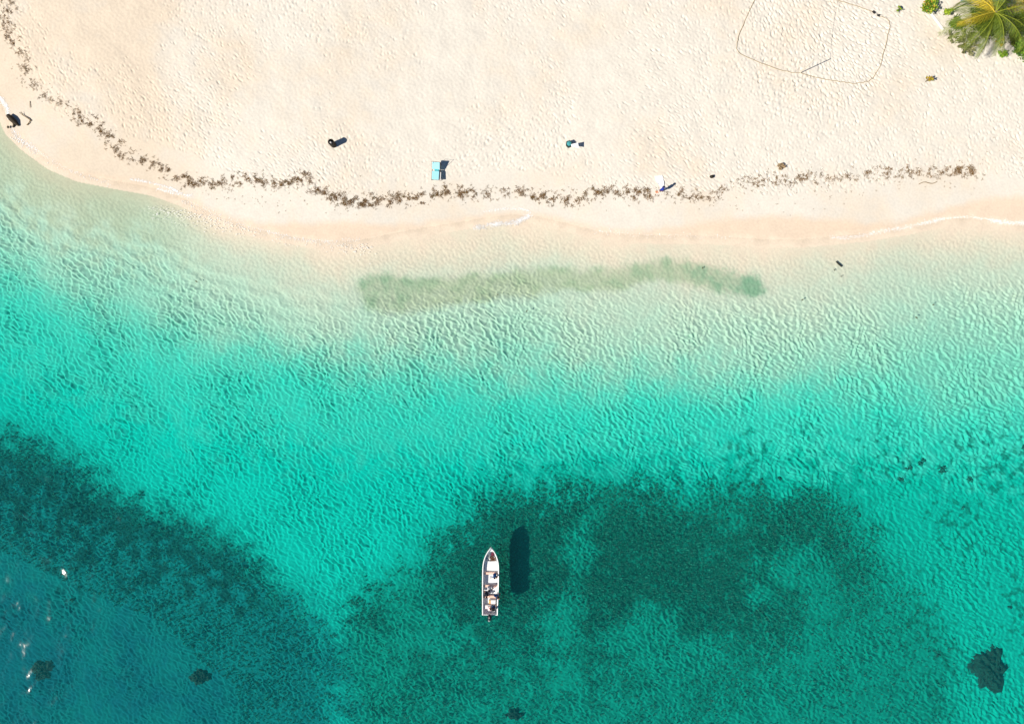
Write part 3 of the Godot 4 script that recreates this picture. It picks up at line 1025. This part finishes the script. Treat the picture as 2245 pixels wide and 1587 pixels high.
# ---------------------------------------------------------------- things on the sand
func build_beach_things() -> void:
	# the hut, mostly beyond the frame
	var corner := plan(2096, 14, 3.0)
	var hy := ground(corner.x, corner.z - 3.0)
	var hut := thing("beach_shelter", "open beach shelter with a grey green corrugated roof behind the palm", "shelter", Vector3(corner.x + 3.4, hy, corner.z - 3.2))
	for q in [[-3.1, -2.9], [3.1, -2.9], [-3.1, 2.9], [3.1, 2.9]]:
		var w := MB.new()
		w.box(Vector3(q[0], 1.2, q[1]), Vector3(0.12, 2.75, 0.12), Color(0.30, 0.24, 0.18))
		part("post", w, matte, hut)
	for s in [0, 1]:
		var r := MB.new()
		var n := 132
		for i in n + 1:
			var x := -3.4 + 6.8 * i / n
			var wv := 0.022 * sin(TAU * x / 0.16)
			r.vert(Vector3(x, 2.55 + wv, 3.2 if s == 0 else -3.2), lin(128, 150, 140, 0.8))
			r.vert(Vector3(x, 3.5 + wv, 0.0), lin(128, 150, 140, 0.8))
		for i in n:
			var a := i * 2
			if s == 0:
				r.tri(a, a + 1, a + 3)
				r.tri(a, a + 3, a + 2)
			else:
				r.tri(a, a + 3, a + 1)
				r.tri(a, a + 2, a + 3)
		part("roof_sheet", r, matte, hut)
	var kb := MB.new()
	var k0 := on_ground(2041, 27)
	var k1 := on_ground(2069, 66)
	var kd := k1 - k0
	kb.box(Vector3(0, 0.03, 0), Vector3(0.2, 0.16, kd.length()), Color(0.78, 0.77, 0.74))
	single("stone_edging", kb, matte, "straight white stone edging between the shrubs and the palm", "edging", (k0 + k1) / 2.0, atan2(kd.x, kd.z))
	# volleyball court: rope on the sand, posts and the cord between them
	var loops := [["court_rope", "thin rope laid on the sand round the left and lower side of the court", [1662, -40, 1655, 0, 1634, 45, 1618, 82, 1616, 108, 1626, 120, 1660, 134, 1700, 150, 1735, 159, 1755, 160, 1785, 168, 1820, 176, 1850, 180, 1870, 184, 1890, 181, 1905, 178, 1918, 165, 1930, 145, 1938, 115, 1946, 80, 1952, 60, 1950, 46, 1940, 39, 1927, 34]], ["court_rope", "thin rope along the upper right side of the court", [1916, 27, 1890, 17, 1858, 7, 1830, -2, 1800, -12]]]
	for q in loops:
		var b := MB.new()
		var path := PackedVector3Array()
		var a: Array = q[2]
		rng.seed = 101
		for i in range(0, a.size() - 2, 2):
			for k in 4:
				var t := k / 4.0
				var p := on_ground(lerpf(a[i], a[i + 2], t) + rng.randf_range(-1, 1), lerpf(a[i + 1], a[i + 3], t) + rng.randf_range(-1, 1))
				path.append(p + Vector3(0, 0.03, 0))
		b.tube(path, PackedFloat32Array([0.034]), 6, lin(164, 148, 122))
		single(q[0], b, matte, q[1], "rope", Vector3.ZERO)
	for q in [[1915, 27, "dark knotted rope end with a stake at the court's upper right corner"], [1926, 34, "smaller dark rope knot right of the stake at the court corner"]]:
		var b := MB.new()
		rng.seed = 103 + int(q[0])
		for k in 6:
			b.ball(Vector3(rng.randf_range(-0.12, 0.12), 0.06 + 0.05 * rng.randf(), rng.randf_range(-0.1, 0.1)), Vector3(0.13, 0.08, 0.1) * (1.0 if q[0] < 1920 else 0.7), Color(0.035, 0.03, 0.03), 5, 7)
		b.bar(Vector3(0, -0.1, 0), Vector3(0.05, 0.3, 0.02), 0.025, Color(0.05, 0.04, 0.035))
		single("rope_knot", b, matte, q[2], "rope", on_ground(q[0], q[1]))
	var foot := on_ground(1755, 160)
	var foot2 := on_ground(1784, -20)
	var vb := thing("volleyball_posts", "two slim posts with a cord strung across the court", "net posts", foot)
	for f in [foot, foot2]:
		var b := MB.new()
		b.bar(f - foot - Vector3(0, 0.2, 0), f - foot + Vector3(0, 3.3, 0), 0.045, Color(0.55, 0.50, 0.42), 8)
		part("post", b, matte, vb)
	var cord := MB.new()
	var cp := PackedVector3Array()
	for i in 13:
		var t := i / 12.0
		cp.append((foot2 - foot) * t + Vector3(0, 3.25 - 0.25 * sin(PI * t), 0))
	cord.tube(cp, PackedFloat32Array([0.012]), 5, Color(0.4, 0.36, 0.3))
	part("cord", cord, matte, vb)
	# barrel
	var at := on_ground(731, 318)
	var ba := thing("litter_barrel", "dark open topped barrel standing alone on the sand", "barrel", at)
	var b1 := MB.new()
	b1.lathe(Vector3.ZERO, [[0.0, -0.05], [0.29, -0.05], [0.31, 0.1], [0.325, 0.32], [0.31, 0.34], [0.325, 0.62], [0.31, 0.64], [0.31, 1.08], [0.325, 1.1], [0.325, 1.14], [0.285, 1.14], [0.28, 1.0], [0.28, 0.35], [0.0, 0.33]], 24, Color(0.05, 0.04, 0.032))
	part("drum", b1, matte, ba)
	var b2 := MB.new()
	b2.ball(Vector3(-0.06, 0.72, 0.02), Vector3(0.22, 0.34, 0.2), Color(0.55, 0.53, 0.5), 6, 9)
	part("rubbish_bag", b2, matte, ba)
	# lounger: two turquoise pads on a brown frame, with a thin canopy hoop
	at = on_ground(957, 378)
	var lo := thing("sun_lounger", "turquoise sun lounger with brown frame and thin canopy hoop", "sun lounger", at, deg_to_rad(-4.0))
	var fr := MB.new()
	var brown := lin(112, 70, 60)
	for s in [-1.0, 1.0]:
		fr.box(Vector3(0.44 * s, 0.42, 0.0), Vector3(0.06, 0.07, 1.9), brown)
		for z in [-0.85, 0.0, 0.85]:
			fr.box(Vector3(0.44 * s, 0.2, z), Vector3(0.06, 0.44, 0.06), brown)
	for z in [-0.9, 0.0, 0.9]:
		fr.box(Vector3(0, 0.40, z), Vector3(0.84, 0.05, 0.06), brown)
	part("frame", fr, matte, lo)
	var teal := lin(170, 232, 244, 0.85)
	var p1 := MB.new()
	p1.box(Vector3(-0.02, 0.53, 0.46), Vector3(0.78, 0.11, 0.94), teal, Basis(), 0.03)
	part("seat_pad", p1, cloth, lo)
	var p2 := MB.new()
	p2.box(Vector3(0.0, 0.80, -0.50), Vector3(0.82, 0.11, 0.80), teal, Basis(Vector3.RIGHT, deg_to_rad(34)), 0.03)
	part("back_pad", p2, cloth, lo)
	var p3 := MB.new()
	p3.box(Vector3(0.08, 0.62, -0.10), Vector3(0.5, 0.10, 0.16), lin(90, 205, 215, 0.8), Basis(), 0.04)
	part("bolster", p3, cloth, lo)
	var side := MB.new()
	side.box(Vector3(0.50, 0.44, 0.5), Vector3(0.10, 0.03, 0.9), Color(0.75, 0.72, 0.7))
	part("side_tray", side, matte, lo)
	var hoop := MB.new()
	hoop.tube(PackedVector3Array([Vector3(-0.46, 0.4, -0.3), Vector3(-0.46, 1.45, -0.75), Vector3(0.46, 1.45, -0.75), Vector3(0.46, 0.4, -0.3)]), PackedFloat32Array([0.016]), 6, lin(120, 96, 80))
	part("canopy_hoop", hoop, matte, lo)
	# green bin and white board
	at = on_ground(1247, 318)
	var gb := thing("green_bin", "teal and dark green hexagonal bin on the sand beside a white board", "bin", at, 0.3)
	var g1 := MB.new()
	g1.lathe(Vector3.ZERO, [[0.0, -0.04], [0.33, -0.04], [0.36, 0.5], [0.38, 0.54], [0.31, 0.56], [0.30, 0.40], [0.0, 0.40]], 6, Color(0.03, 0.055, 0.05))
	part("shell", g1, matte, gb)
	var g2 := MB.new()
	g2.lathe(Vector3(0.0, 0.5, 0.0), [[0.28, 0.0], [0.27, 0.05], [0.0, 0.11]], 6, lin(72, 150, 156))
	part("lid", g2, cloth, gb)
	at = on_ground(1259, 322)
	var sb := thing("white_board", "plain white board on a stub post right of the green bin", "board", at, 0.1)
	var s1 := MB.new()
	s1.v.append_array(PackedVector3Array([Vector3(-0.36, 0.64, 0.16), Vector3(0.34, 0.82, -0.16), Vector3(0.42, 0.64, 0.34), Vector3(-0.36, 0.62, 0.16), Vector3(0.34, 0.80, -0.16), Vector3(0.42, 0.62, 0.34), Vector3(-0.40, 0.70, -0.10), Vector3(-0.40, 0.68, -0.10)]))
	for q in 8:
		s1.c.append(Color(0.86, 0.86, 0.86))
	s1.t.append_array(PackedInt32Array([0, 6, 1, 0, 1, 2, 3, 4, 7, 3, 5, 4, 0, 2, 5, 0, 5, 3, 2, 1, 4, 2, 4, 5, 1, 6, 7, 1, 7, 4, 6, 0, 3, 6, 3, 7]))
	part("panel", s1, matte, sb)
	var s2 := MB.new()
	s2.bar(Vector3(0, -0.1, 0.05), Vector3(0, 0.68, 0.05), 0.03, Color(0.5, 0.47, 0.42), 6)
	part("post", s2, matte, sb)
	# person by the wrack line, towel and sandals
	person("person in a blue top standing by the wrack line", on_ground(1449, 420), 3.6, "stand", lin(40, 66, 160), lin(34, 54, 130), lin(150, 108, 86), lin(46, 52, 84), [Vector3(-0.3, 0.75, 0.15), Vector3(0.32, 0.8, 0.2)], 0.12)
	var tw := MB.new()
	rng.seed = 131
	var rows := []
	for j in 9:
		for i in 6:
			var x := (i / 5.0 - 0.5) * (0.85 - 0.4 * smoothstep(3.0, 8.0, j)) + 0.03 * j
			tw.vert(Vector3(x, 0.05 + 0.09 * rng.randf(), (j / 8.0 - 0.5) * 1.35), Color(0.84, 0.86, 0.88))
	for j in 8:
		for i in 5:
			var a := j * 6 + i
			tw.tri(a, a + 1, a + 7)
			tw.tri(a, a + 7, a + 6)
	single("white_towel", tw, cloth, "crumpled white towel spread on the sand behind the person in blue", "towel", on_ground(1445, 399), 0.15)
	var sn := MB.new()
	for s in [-1.0, 1.0]:
		sn.box(Vector3(0.08 * s, 0.03, 0.03 * s), Vector3(0.1, 0.03, 0.26), lin(236, 150, 110))
	single("sandals", sn, matte, "pair of orange sandals left of the person in blue", "sandals", on_ground(1440, 421), 0.4)
	# a dead bush, a coconut on its scraped mound
	shrub("dry_bush", "round grey dead bush lying on the sand above the wrack line", on_ground(1712, 366), 0.42, 0.32, 700, [lin(176, 154, 120), lin(146, 124, 96)], 0.1, 141)
	var co := MB.new()
	co.ball(Vector3(0, 0.14, 0), Vector3(0.24, 0.17, 0.18), Color(0.035, 0.03, 0.022), 7, 10)
	co.ball(Vector3(0.13, 0.16, -0.08), Vector3(0.12, 0.1, 0.12), Color(0.03, 0.028, 0.02), 6, 8)
	single("coconut_husk", co, matte, "dark coconut husk on the sand right of the person in blue", "coconut", on_ground(1560, 388))
	# driftwood
	var lg := MB.new()
	lg.tube(PackedVector3Array([Vector3(-0.55, 0.2, -0.5), Vector3(-0.2, 0.26, -0.15), Vector3(0.15, 0.24, 0.2), Vector3(0.55, 0.1, 0.6)]), PackedFloat32Array([0.22, 0.3, 0.26, 0.08]), 9, Color(0.05, 0.038, 0.026))
	lg.tube(PackedVector3Array([Vector3(-0.1, 0.1, 0.1), Vector3(0.05, 0.12, 0.5), Vector3(-0.15, 0.05, 0.75)]), PackedFloat32Array([0.12, 0.12, 0.07]), 7, Color(0.07, 0.055, 0.035))
	lg.ball(Vector3(-0.62, 0.12, 0.75), Vector3(0.12, 0.1, 0.16), Color(0.1, 0.08, 0.05), 5, 7)
	single("driftwood_stump", lg, matte, "dark waterlogged stump lying at the waterline, far left", "driftwood", on_ground(30, 264))
	var br := MB.new()
	br.tube(PackedVector3Array([Vector3(-0.75, 0.06, -0.6), Vector3(-0.3, 0.12, -0.25), Vector3(0.3, 0.14, 0.1), Vector3(0.6, 0.08, 0.35)]), PackedFloat32Array([0.02, 0.035, 0.05, 0.05]), 6, lin(112, 94, 62))
	br.tube(PackedVector3Array([Vector3(0.5, 0.08, 0.3), Vector3(0.35, 0.1, 0.6), Vector3(0.1, 0.05, 0.8)]), PackedFloat32Array([0.04, 0.045, 0.05]), 6, lin(126, 106, 66))
	br.tube(PackedVector3Array([Vector3(-0.3, 0.12, -0.25), Vector3(-0.4, 0.16, -0.65)]), PackedFloat32Array([0.03, 0.012]), 5, lin(150, 130, 92))
	single("driftwood_branch", br, matte, "forked dead branch on wet sand right of the dark stump", "branch", on_ground(56, 258))
	for q in [[65, 229, 1.5, 0.7, 0.0, "short straight stick on the sand above the forked branch"], [2035, 401, 0.0, 2.0, 0.25, "thin wavy twig on the sand below the right end of the wrack"]]:
		var s := MB.new()
		var path := PackedVector3Array()
		for i in 9:
			var t := i / 8.0 - 0.5
			path.append(Vector3(t * q[3], 0.05 + 0.02 * (i % 2), q[4] * 0.5 * sin(t * 7.0)))
		s.tube(path, PackedFloat32Array([0.03]), 6, lin(118, 96, 56))
		single("twig", s, matte, q[5], "twig", on_ground(q[0], q[1]), q[2] + 0.1)
	# log afloat in the shallows and drifting scraps
	var fl := MB.new()
	fl.tube(PackedVector3Array([Vector3(-0.42, 0.02, 0), Vector3(0, 0.03, 0.02), Vector3(0.42, 0.02, 0)]), PackedFloat32Array([0.07, 0.085, 0.07]), 8, Color(0.03, 0.03, 0.022))
	single("floating_log", fl, matte, "short dark log afloat in the shallow water", "log", plan(1840, 579), -0.75)
	for q in [[1830, 592, 0.26, "small brown leaf adrift below the floating log"], [1541, 587, 0.3, "dark leaf adrift over the murky patch in the shallows"], [1091, 646, 0.24, "tiny brown scrap drifting at the lower edge of the murky patch"], [1155, 682, 0.32, "dark brown leaf adrift below the murky patch"], [430, 617, 0.34, "dark green leaf adrift in the shallows at left"], [1760, 657, 0.34, "olive leaf adrift right of the murky patch"], [2010, 696, 0.36, "dark scrap of weed adrift in the shallows at far right"], [2047, 668, 0.3, "slim dark leaf adrift at far right"], [1845, 606, 0.24, "sliver of bark adrift just below the log"]]:
		var s := MB.new()
		var l: float = q[2] / 2.0
		for k in 2:
			var y := 0.035 - 0.02 * k
			for p in [Vector3(-l, 0, 0), Vector3(-0.3 * l, 0.01, 0.4 * l), Vector3(0.5 * l, 0.015, 0.35 * l), Vector3(l, 0, 0.05), Vector3(0.3 * l, 0.01, -0.4 * l), Vector3(-0.5 * l, 0.0, -0.3 * l)]:
				s.vert(p + Vector3(0, y, 0), Color(0.07, 0.065, 0.03))
		for k in range(1, 5):
			s.tri(0, k + 1, k)
			s.tri(6, 6 + k, 7 + k)
		for k in 6:
			s.tri(k, (k + 1) % 6, 6 + (k + 1) % 6)
			s.tri(k, 6 + (k + 1) % 6, 6 + k)
		single("floating_leaf", s, matte, q[3], "leaf", plan(q[0], q[1]), q[0] * 0.7, "scraps adrift in the shallows")

# ---------------------------------------------------------------- weed, foam, rocks
func scatter(called: String, proto: ArrayMesh, places: Array, tints: PackedColorArray) -> void:
	var mm := MultiMesh.new()
	mm.transform_format = MultiMesh.TRANSFORM_3D
	mm.use_colors = true
	mm.mesh = proto
	mm.instance_count = places.size()
	for i in places.size():
		mm.set_instance_transform(i, places[i])
		mm.set_instance_color(i, tints[i])
	var o := MultiMeshInstance3D.new()
	o.name = called
	o.multimesh = mm
	add_child(o)
	o.set_meta("kind", "stuff")

func build_wrack() -> void:
	rng.seed = 151
	var b := MB.new()
	for k in 6:
		var a := rng.randf() * TAU
		var p := Vector3(rng.randf_range(-0.1, 0.1), 0.01, rng.randf_range(-0.1, 0.1))
		var path := PackedVector3Array()
		for i in 5:
			path.append(p)
			a += rng.randf_range(-0.7, 0.7)
			p += Vector3(cos(a) * 0.09, rng.randf_range(-0.01, 0.03), sin(a) * 0.09)
			p.y = clampf(p.y, 0.0, 0.09)
		b.tube(path, PackedFloat32Array([0.010, 0.016, 0.016, 0.013, 0.006]), 4, Color(1, 1, 1))
	var proto := b.mesh(matte)
	var lines := [[0, 5, 30, 10, 8, 38, 12, 62, 20, 85, 45, 110, 55, 160, 65, 178, 90, 205, 112, 225, 150, 230, 172, 262, 205, 268, 220, 285, 250, 310, 260, 330, 285, 345, 330, 358, 360, 375, 395, 392, 430, 400, 470, 405, 515, 395, 550, 390, 590, 400, 615, 405, 640, 395, 668, 384, 690, 412, 730, 435, 775, 445, 830, 440, 880, 438, 930, 432, 960, 425, 990, 418, 1040, 424, 1090, 426, 1130, 420, 1175, 428, 1215, 436, 1260, 440, 1300, 424, 1350, 416, 1390, 424, 1440, 422, 1480, 424, 1510, 428, 1560, 432, 1600, 412, 1650, 400, 1700, 394, 1730, 396, 1780, 388, 1830, 390, 1880, 382, 1930, 376, 1990, 378, 2050, 376, 2100, 372, 2150, 378]]
	# how thick the weed lies along the line: [from u, to u, thickness]
	var thick := [[-10, 60, 0.6], [60, 150, 0.35], [150, 320, 0.9], [320, 360, 0.5], [360, 700, 1.0], [700, 1000, 1.25], [1000, 1120, 0.45], [1120, 1420, 1.0], [1420, 1470, 0.3], [1470, 1560, 0.8], [1560, 1640, 0.45], [1640, 1760, 0.75], [1760, 1900, 0.4], [1900, 2080, 0.9], [2080, 2160, 1.6]]
	var clump := noise(152, 0.8, 3)
	var places := []
	var tints := PackedColorArray()
	for a in lines:
		for i in range(0, a.size() - 2, 2):
			var p := Vector2(a[i], a[i + 1])
			var q := Vector2(a[i + 2], a[i + 3])
			var l := p.distance_to(q)
			var th := 0.5
			for r in thick:
				if p.x >= r[0] and p.x < r[1]:
					th = r[2]
			for k in int(l * 5.6 * th) + 1:
				var t := rng.randf()
				var at := p.lerp(q, t) + Vector2(rng.randfn(0, 8.0), rng.randfn(0, 7.5))
				var g := on_ground(at.x, at.y)
				if rng.randf() > 0.34 + 1.1 * clump.get_noise_2d(g.x, g.z):
					continue
				var sc := rng.randf_range(0.15, 0.65)
				places.append(Transform3D(Basis(Vector3.UP, rng.randf() * TAU).scaled(Vector3.ONE * sc), g + Vector3(0, 0.02, 0)))
				tints.append(lin(142, 108, 64).lerp(lin(92, 68, 40), rng.randf()).lerp(lin(96, 100, 40), 0.4 * float(rng.randf() < 0.12)))
	# stray wisps
	for k in 420:
		var u := rng.randf_range(0, 2245)
		var v := 430.0 + rng.randfn(0, 16.0)
		if u > 1900:
			v -= 40.0
		if u > 2150:
			v = 350.0 + rng.randfn(0, 26.0)
		if u < 380:
			v = 120.0 + u * 0.75 + rng.randfn(0, 14.0)
		var g := on_ground(u, v)
		if shore_at(g.x, g.z) > -1.5:
			continue
		places.append(Transform3D(Basis(Vector3.UP, rng.randf() * TAU).scaled(Vector3.ONE * rng.randf_range(0.15, 0.42)), g + Vector3(0, 0.015, 0)))
		tints.append(lin(120, 92, 56))
	scatter("seaweed_wrack", proto, places, tints)

func build_seagrass() -> void:
	rng.seed = 161
	var b := MB.new()
	for k in 7:
		var a := TAU * k / 7.0 + rng.randf()
		var r := Vector3(cos(a), 0, sin(a)) * 0.06
		var lean := Vector3(0.9, 0, -0.3) * rng.randf_range(0.15, 0.3) + Vector3(cos(a), 0, sin(a)) * 0.12
		var w := Vector3(-sin(a), 0, cos(a)) * 0.035
		var mid := r + Vector3(0, 0.16, 0) + lean * 0.4
		var tip := r + Vector3(0, rng.randf_range(0.22, 0.32), 0) + lean
		var q := b.vert(r - w, Color.WHITE)
		b.vert(r + w, Color.WHITE)
		b.vert(mid + w, Color.WHITE)
		b.vert(mid - w, Color.WHITE)
		b.vert(tip, Color.WHITE)
		b.tri(q, q + 1, q + 2)
		b.tri(q, q + 2, q + 3)
		b.tri(q + 3, q + 2, q + 4)
	var proto := b.mesh(leafy)
	var places := []
	var tints := PackedColorArray()
	for p in grass_spots:
		places.append(Transform3D(Basis(Vector3.UP, rng.randf() * TAU).scaled(Vector3.ONE * rng.randf_range(0.3, 0.75)), p + Vector3(rng.randf_range(-0.07, 0.07), -0.02, rng.randf_range(-0.07, 0.07))))
		tints.append(lin(0, 104, 84, W).lerp(lin(20, 176, 148, W), pow(rng.randf(), 3.0)))  # the few bright tints paint caustic sparkle onto the blades
	print("seagrass tufts ", places.size())
	scatter("seagrass", proto, places, tints)

func rock(label: String, u: float, v: float, rx: float, rz: float, tall: float, seed_: int, group := "") -> void:
	var d := -2.6
	var p := plan(u, v, d)
	p.y = ground(p.x, p.z)
	var nz := noise(seed_, 0.9, 3)
	var b := MB.new()
	var rings := 20
	var sides := 64
	var rough := noise(seed_ + 40, 2.6, 3)
	var edge := noise(seed_ + 80, 0.8)
	for i in rings + 1:
		var f := float(i) / rings
		for k in sides:
			var a := TAU * k / sides
			var o := Vector2(cos(a), sin(a))
			var w := 1.0 + 0.30 * edge.get_noise_2d(o.x + seed_, o.y) + 0.08 * edge.get_noise_2d(o.x * 3.4, o.y * 3.4 + seed_)
			var q := Vector3(o.x * rx * w * (1.0 - f), 0, o.y * rz * w * (1.0 - f))
			var top := tall * (1.0 - pow(1.0 - f, 3.0)) + 0.5 * tall * nz.get_noise_2d(q.x * 1.6 + 7.0, q.z * 1.6) * smoothstep(0.0, 0.3, f)
			top += 0.16 * rough.get_noise_2d(q.x, q.z) * smoothstep(0.0, 0.2, f)
			var tone := clampf(1.0 + 1.3 * rough.get_noise_2d(q.x + 3.0, q.z), 0.35, 2.2)
			var c := lin(0, 66, 56, K) if rx > 0.8 else lin(0, 112, 97, K)
			b.vert(q + Vector3(0, top - 0.12 * (1.0 - f), 0), Color(c.r * tone, c.g * tone, c.b * tone))
	for i in rings:
		for k in sides:
			var a := i * sides + k
			var e := i * sides + (k + 1) % sides
			b.tri(a, e, e + sides)
			b.tri(a, e + sides, a + sides)
	single("coral_rock", b, matte, label, "rock", p, 0.0, group)

func build_rocks() -> void:
	rock("big ragged dark coral rock on the sea floor, lower right", 2182, 1474, 2.2, 2.9, 0.6, 171)
	rock("round dark rock on the sea floor at lower left", 430, 1490, 1.15, 1.25, 0.4, 172)
	rock("dark blurred rock near the left bottom corner, beside the glints", 75, 1478, 1.3, 1.5, 0.4, 173)
	rock("dark rock cut by the bottom edge below the boat", 1127, 1577, 1.0, 0.8, 0.4, 174)
	var spots := [[2063, 1027, 0.62, "biggest of the small dark weed tufts in the open water at right"], [2012, 1014, 0.4, "small dark tuft left of the biggest one"], [1990, 1024, 0.42, "dark tuft at the left of the row of small tufts"], [2122, 1050, 0.46, "dark tuft right of the biggest small tuft"], [1972, 1049, 0.42, "dark tuft below the row's left end"], [2020, 1008, 0.3, "tiny dark tuft at the top of the row"], [1726, 1142, 0.42, "dark tuft at the upper edge of the seagrass"], [1883, 1129, 0.3, "small round dark tuft at the right of the seagrass edge"], [1707, 1048, 0.36, "dark tuft above the seagrass meadow, right of a paler one"], [1668, 1050, 0.34, "pale dark tuft above the seagrass meadow"], [2238, 980, 0.4, "dark tuft at the right edge of the picture"], [2112, 1113, 0.3, "lone small dark tuft below the row of tufts"], [1852, 1196, 0.45, "dark tuft inside the thin grass at right"], [2222, 1333, 0.4, "dark tuft near the right edge, above the big coral rock"], [1597, 1137, 0.32, "dark elongated tuft in the upper right of the meadow"], [150, 1320, 0.35, "dim dark tuft left of the upper glint"], [2066, 1440, 0.5, "dim dark tuft left of the big coral rock"]]
	for i in spots.size():
		var q: Array = spots[i]
		rock(q[3], q[0], q[1], q[2], q[2] * 0.85, 0.12, 180 + i, "small weed tufts on the sea floor")

func build_foam() -> void:
	# lines of froth where the last waves run out: many small flat bubbles of foam
	rng.seed = 191
	var b := MB.new()
	for k in 1:
		b.ball(Vector3.ZERO, Vector3(0.07, 0.012, 0.05), Color.WHITE, 4, 7)
	var m := vmat(0.6)
	var proto := b.mesh(m)
	var places := []
	var tints := PackedColorArray()
	var runs := [[[-20, 205, 0, 215, 14, 235, 19, 258], 260, 2.5], [[24, 280, 40, 305, 62, 318, 85, 335], 150, 4.0], [[85, 335, 130, 362, 180, 385, 240, 402], 60, 3.0], [[285, 392, 330, 400, 372, 412, 390, 420], 130, 1.6], [[345, 414, 380, 422, 420, 430], 110, 2.0], [[400, 440, 450, 462, 500, 482, 550, 500], 60, 4.0], [[560, 500, 620, 516, 670, 526, 720, 530, 790, 524], 120, 2.5], [[1040, 500, 1080, 492, 1100, 490, 1130, 488, 1145, 480, 1165, 470], 330, 3.2], [[1060, 464, 1100, 458, 1140, 457, 1160, 462], 60, 1.3], [[1820, 520, 1860, 522, 1900, 515, 1940, 505], 110, 2.6], [[1940, 505, 1990, 498, 2040, 486, 2070, 479], 150, 2.4], [[2070, 479, 2120, 475, 2170, 480], 60, 1.5], [[2170, 482, 2200, 487, 2250, 489], 150, 2.6], [[1300, 505, 1400, 516, 1500, 517, 1600, 519], 50, 3.0]]
	for r in runs:
		var a: Array = r[0]
		var n := a.size() / 2 - 1
		for k in int(r[1] * 4):
			var t := rng.randf() * n
			var i := int(t)
			var u := lerpf(a[i * 2], a[i * 2 + 2], t - i) + rng.randfn(0, r[2])
			var v := lerpf(a[i * 2 + 1], a[i * 2 + 3], t - i) + rng.randfn(0, r[2])
			var p := plan(u, v)
			p.y = maxf(ground(p.x, p.z), 0.0) + 0.012
			places.append(Transform3D(Basis(Vector3.UP, rng.randf() * TAU).scaled(Vector3.ONE * rng.randf_range(0.2, 1.0) * rng.randf_range(0.4, 1.0)), p))
			tints.append(Color(0.86, 0.87, 0.88))
	# scattered flecks over the small breakers at left
	for k in 900:
		var t := rng.randf()
		var u := 330.0 + 480.0 * t + rng.randfn(0, 12.0)
		var v := lerpf(455.0, 545.0, t) + absf(rng.randfn(0, 14.0)) - 6.0
		var p := plan(u, v)
		if shore_at(p.x, p.z) < 0.2:
			continue
		p.y = 0.02
		places.append(Transform3D(Basis(Vector3.UP, -0.5 + rng.randfn(0, 0.3)).scaled(Vector3(1.4, 1.0, 0.5) * rng.randf_range(0.3, 1.1)), p))
		tints.append(Color(0.86, 0.87, 0.86))
	scatter("sea_foam", proto, places, tints)

# ---------------------------------------------------------------- all of it
func _ready() -> void:
	var cam := Camera3D.new()
	cam.name = "camera"
	add_child(cam)
	cam.position = Vector3(0, CAM_H, 0)
	cam.rotation_degrees = Vector3(-90, 0, 0)
	cam.fov = 55.76
	cam.near = 0.5
	cam.far = 1200.0
	cam.current = true
	var sky_m := ProceduralSkyMaterial.new()
	sky_m.sky_top_color = Color(0.32, 0.42, 0.58)
	sky_m.sky_horizon_color = Color(0.55, 0.70, 0.86)
	sky_m.ground_bottom_color = Color(0.3, 0.3, 0.28)
	sky_m.ground_horizon_color = Color(0.55, 0.65, 0.75)
	sky_m.sun_angle_max = 8.0
	var sky := Sky.new()
	sky.sky_material = sky_m
	var env := Environment.new()
	env.background_mode = Environment.BG_SKY
	env.sky = sky
	env.background_energy_multiplier = 0.5
	env.tonemap_mode = Environment.TONE_MAPPER_LINEAR
	env.tonemap_exposure = 1.42
	env.volumetric_fog_enabled = true
	env.volumetric_fog_density = 0.0
	env.sdfgi_enabled = true
	env.ssao_enabled = true
	env.ssil_enabled = true
	var we := WorldEnvironment.new()
	we.name = "world"
	we.environment = env
	add_child(we)
	var sun := DirectionalLight3D.new()
	sun.name = "sun"
	add_child(sun)
	var z := deg_to_rad(SUN_ZENITH)
	sun.look_at_from_position(Vector3.ZERO, SUN_TO.normalized() * sin(z) + Vector3.DOWN * cos(z), Vector3.UP)
	sun.light_energy = 1.5
	sun.light_color = Color(1.0, 0.965, 0.91)
	sun.light_angular_distance = 0.53
	sun.shadow_enabled = true

	cloth = vmat(0.9, 0.3)
	matte = vmat(0.85, 0.35)
	gloss = vmat(0.35, 0.5)
	leafy = vmat(0.6, 0.4)
	leafy.backlight_enabled = true
	leafy.backlight = Color(0.22, 0.26, 0.12)
	leafy.cull_mode = BaseMaterial3D.CULL_DISABLED

	var far := PackedVector2Array([plan2(6000, 6000), plan2(-6000, 6000), plan2(-6000, -420)])
	var shore := line_of(shore_px)
	var sea := shore.duplicate()
	sea.append_array(far)
	f_shore = signed_field(shore, sea)
	var a := line_of(west_px, -2.8)
	f_west = signed_field(a, a)
	a = line_of(grass_px, -2.7)
	f_grass = signed_field(a, a)
	a = line_of(olive_px, -0.5)
	a.append(a[0])
	f_olive = signed_field(a, a)
	a = line_of(shelf_px, -1.4)
	f_shelf = signed_field(a, a)
	print("fields ", Time.get_ticks_msec())
	build_land()
	print("land ", Time.get_ticks_msec())
	build_water()
	build_depth()
	print("water ", Time.get_ticks_msec())
	build_seagrass()
	build_rocks()
	build_wrack()
	build_foam()
	build_boat()
	print("boat ", Time.get_ticks_msec())
	build_plants()
	build_beach_things()
	print("done ", Time.get_ticks_msec())
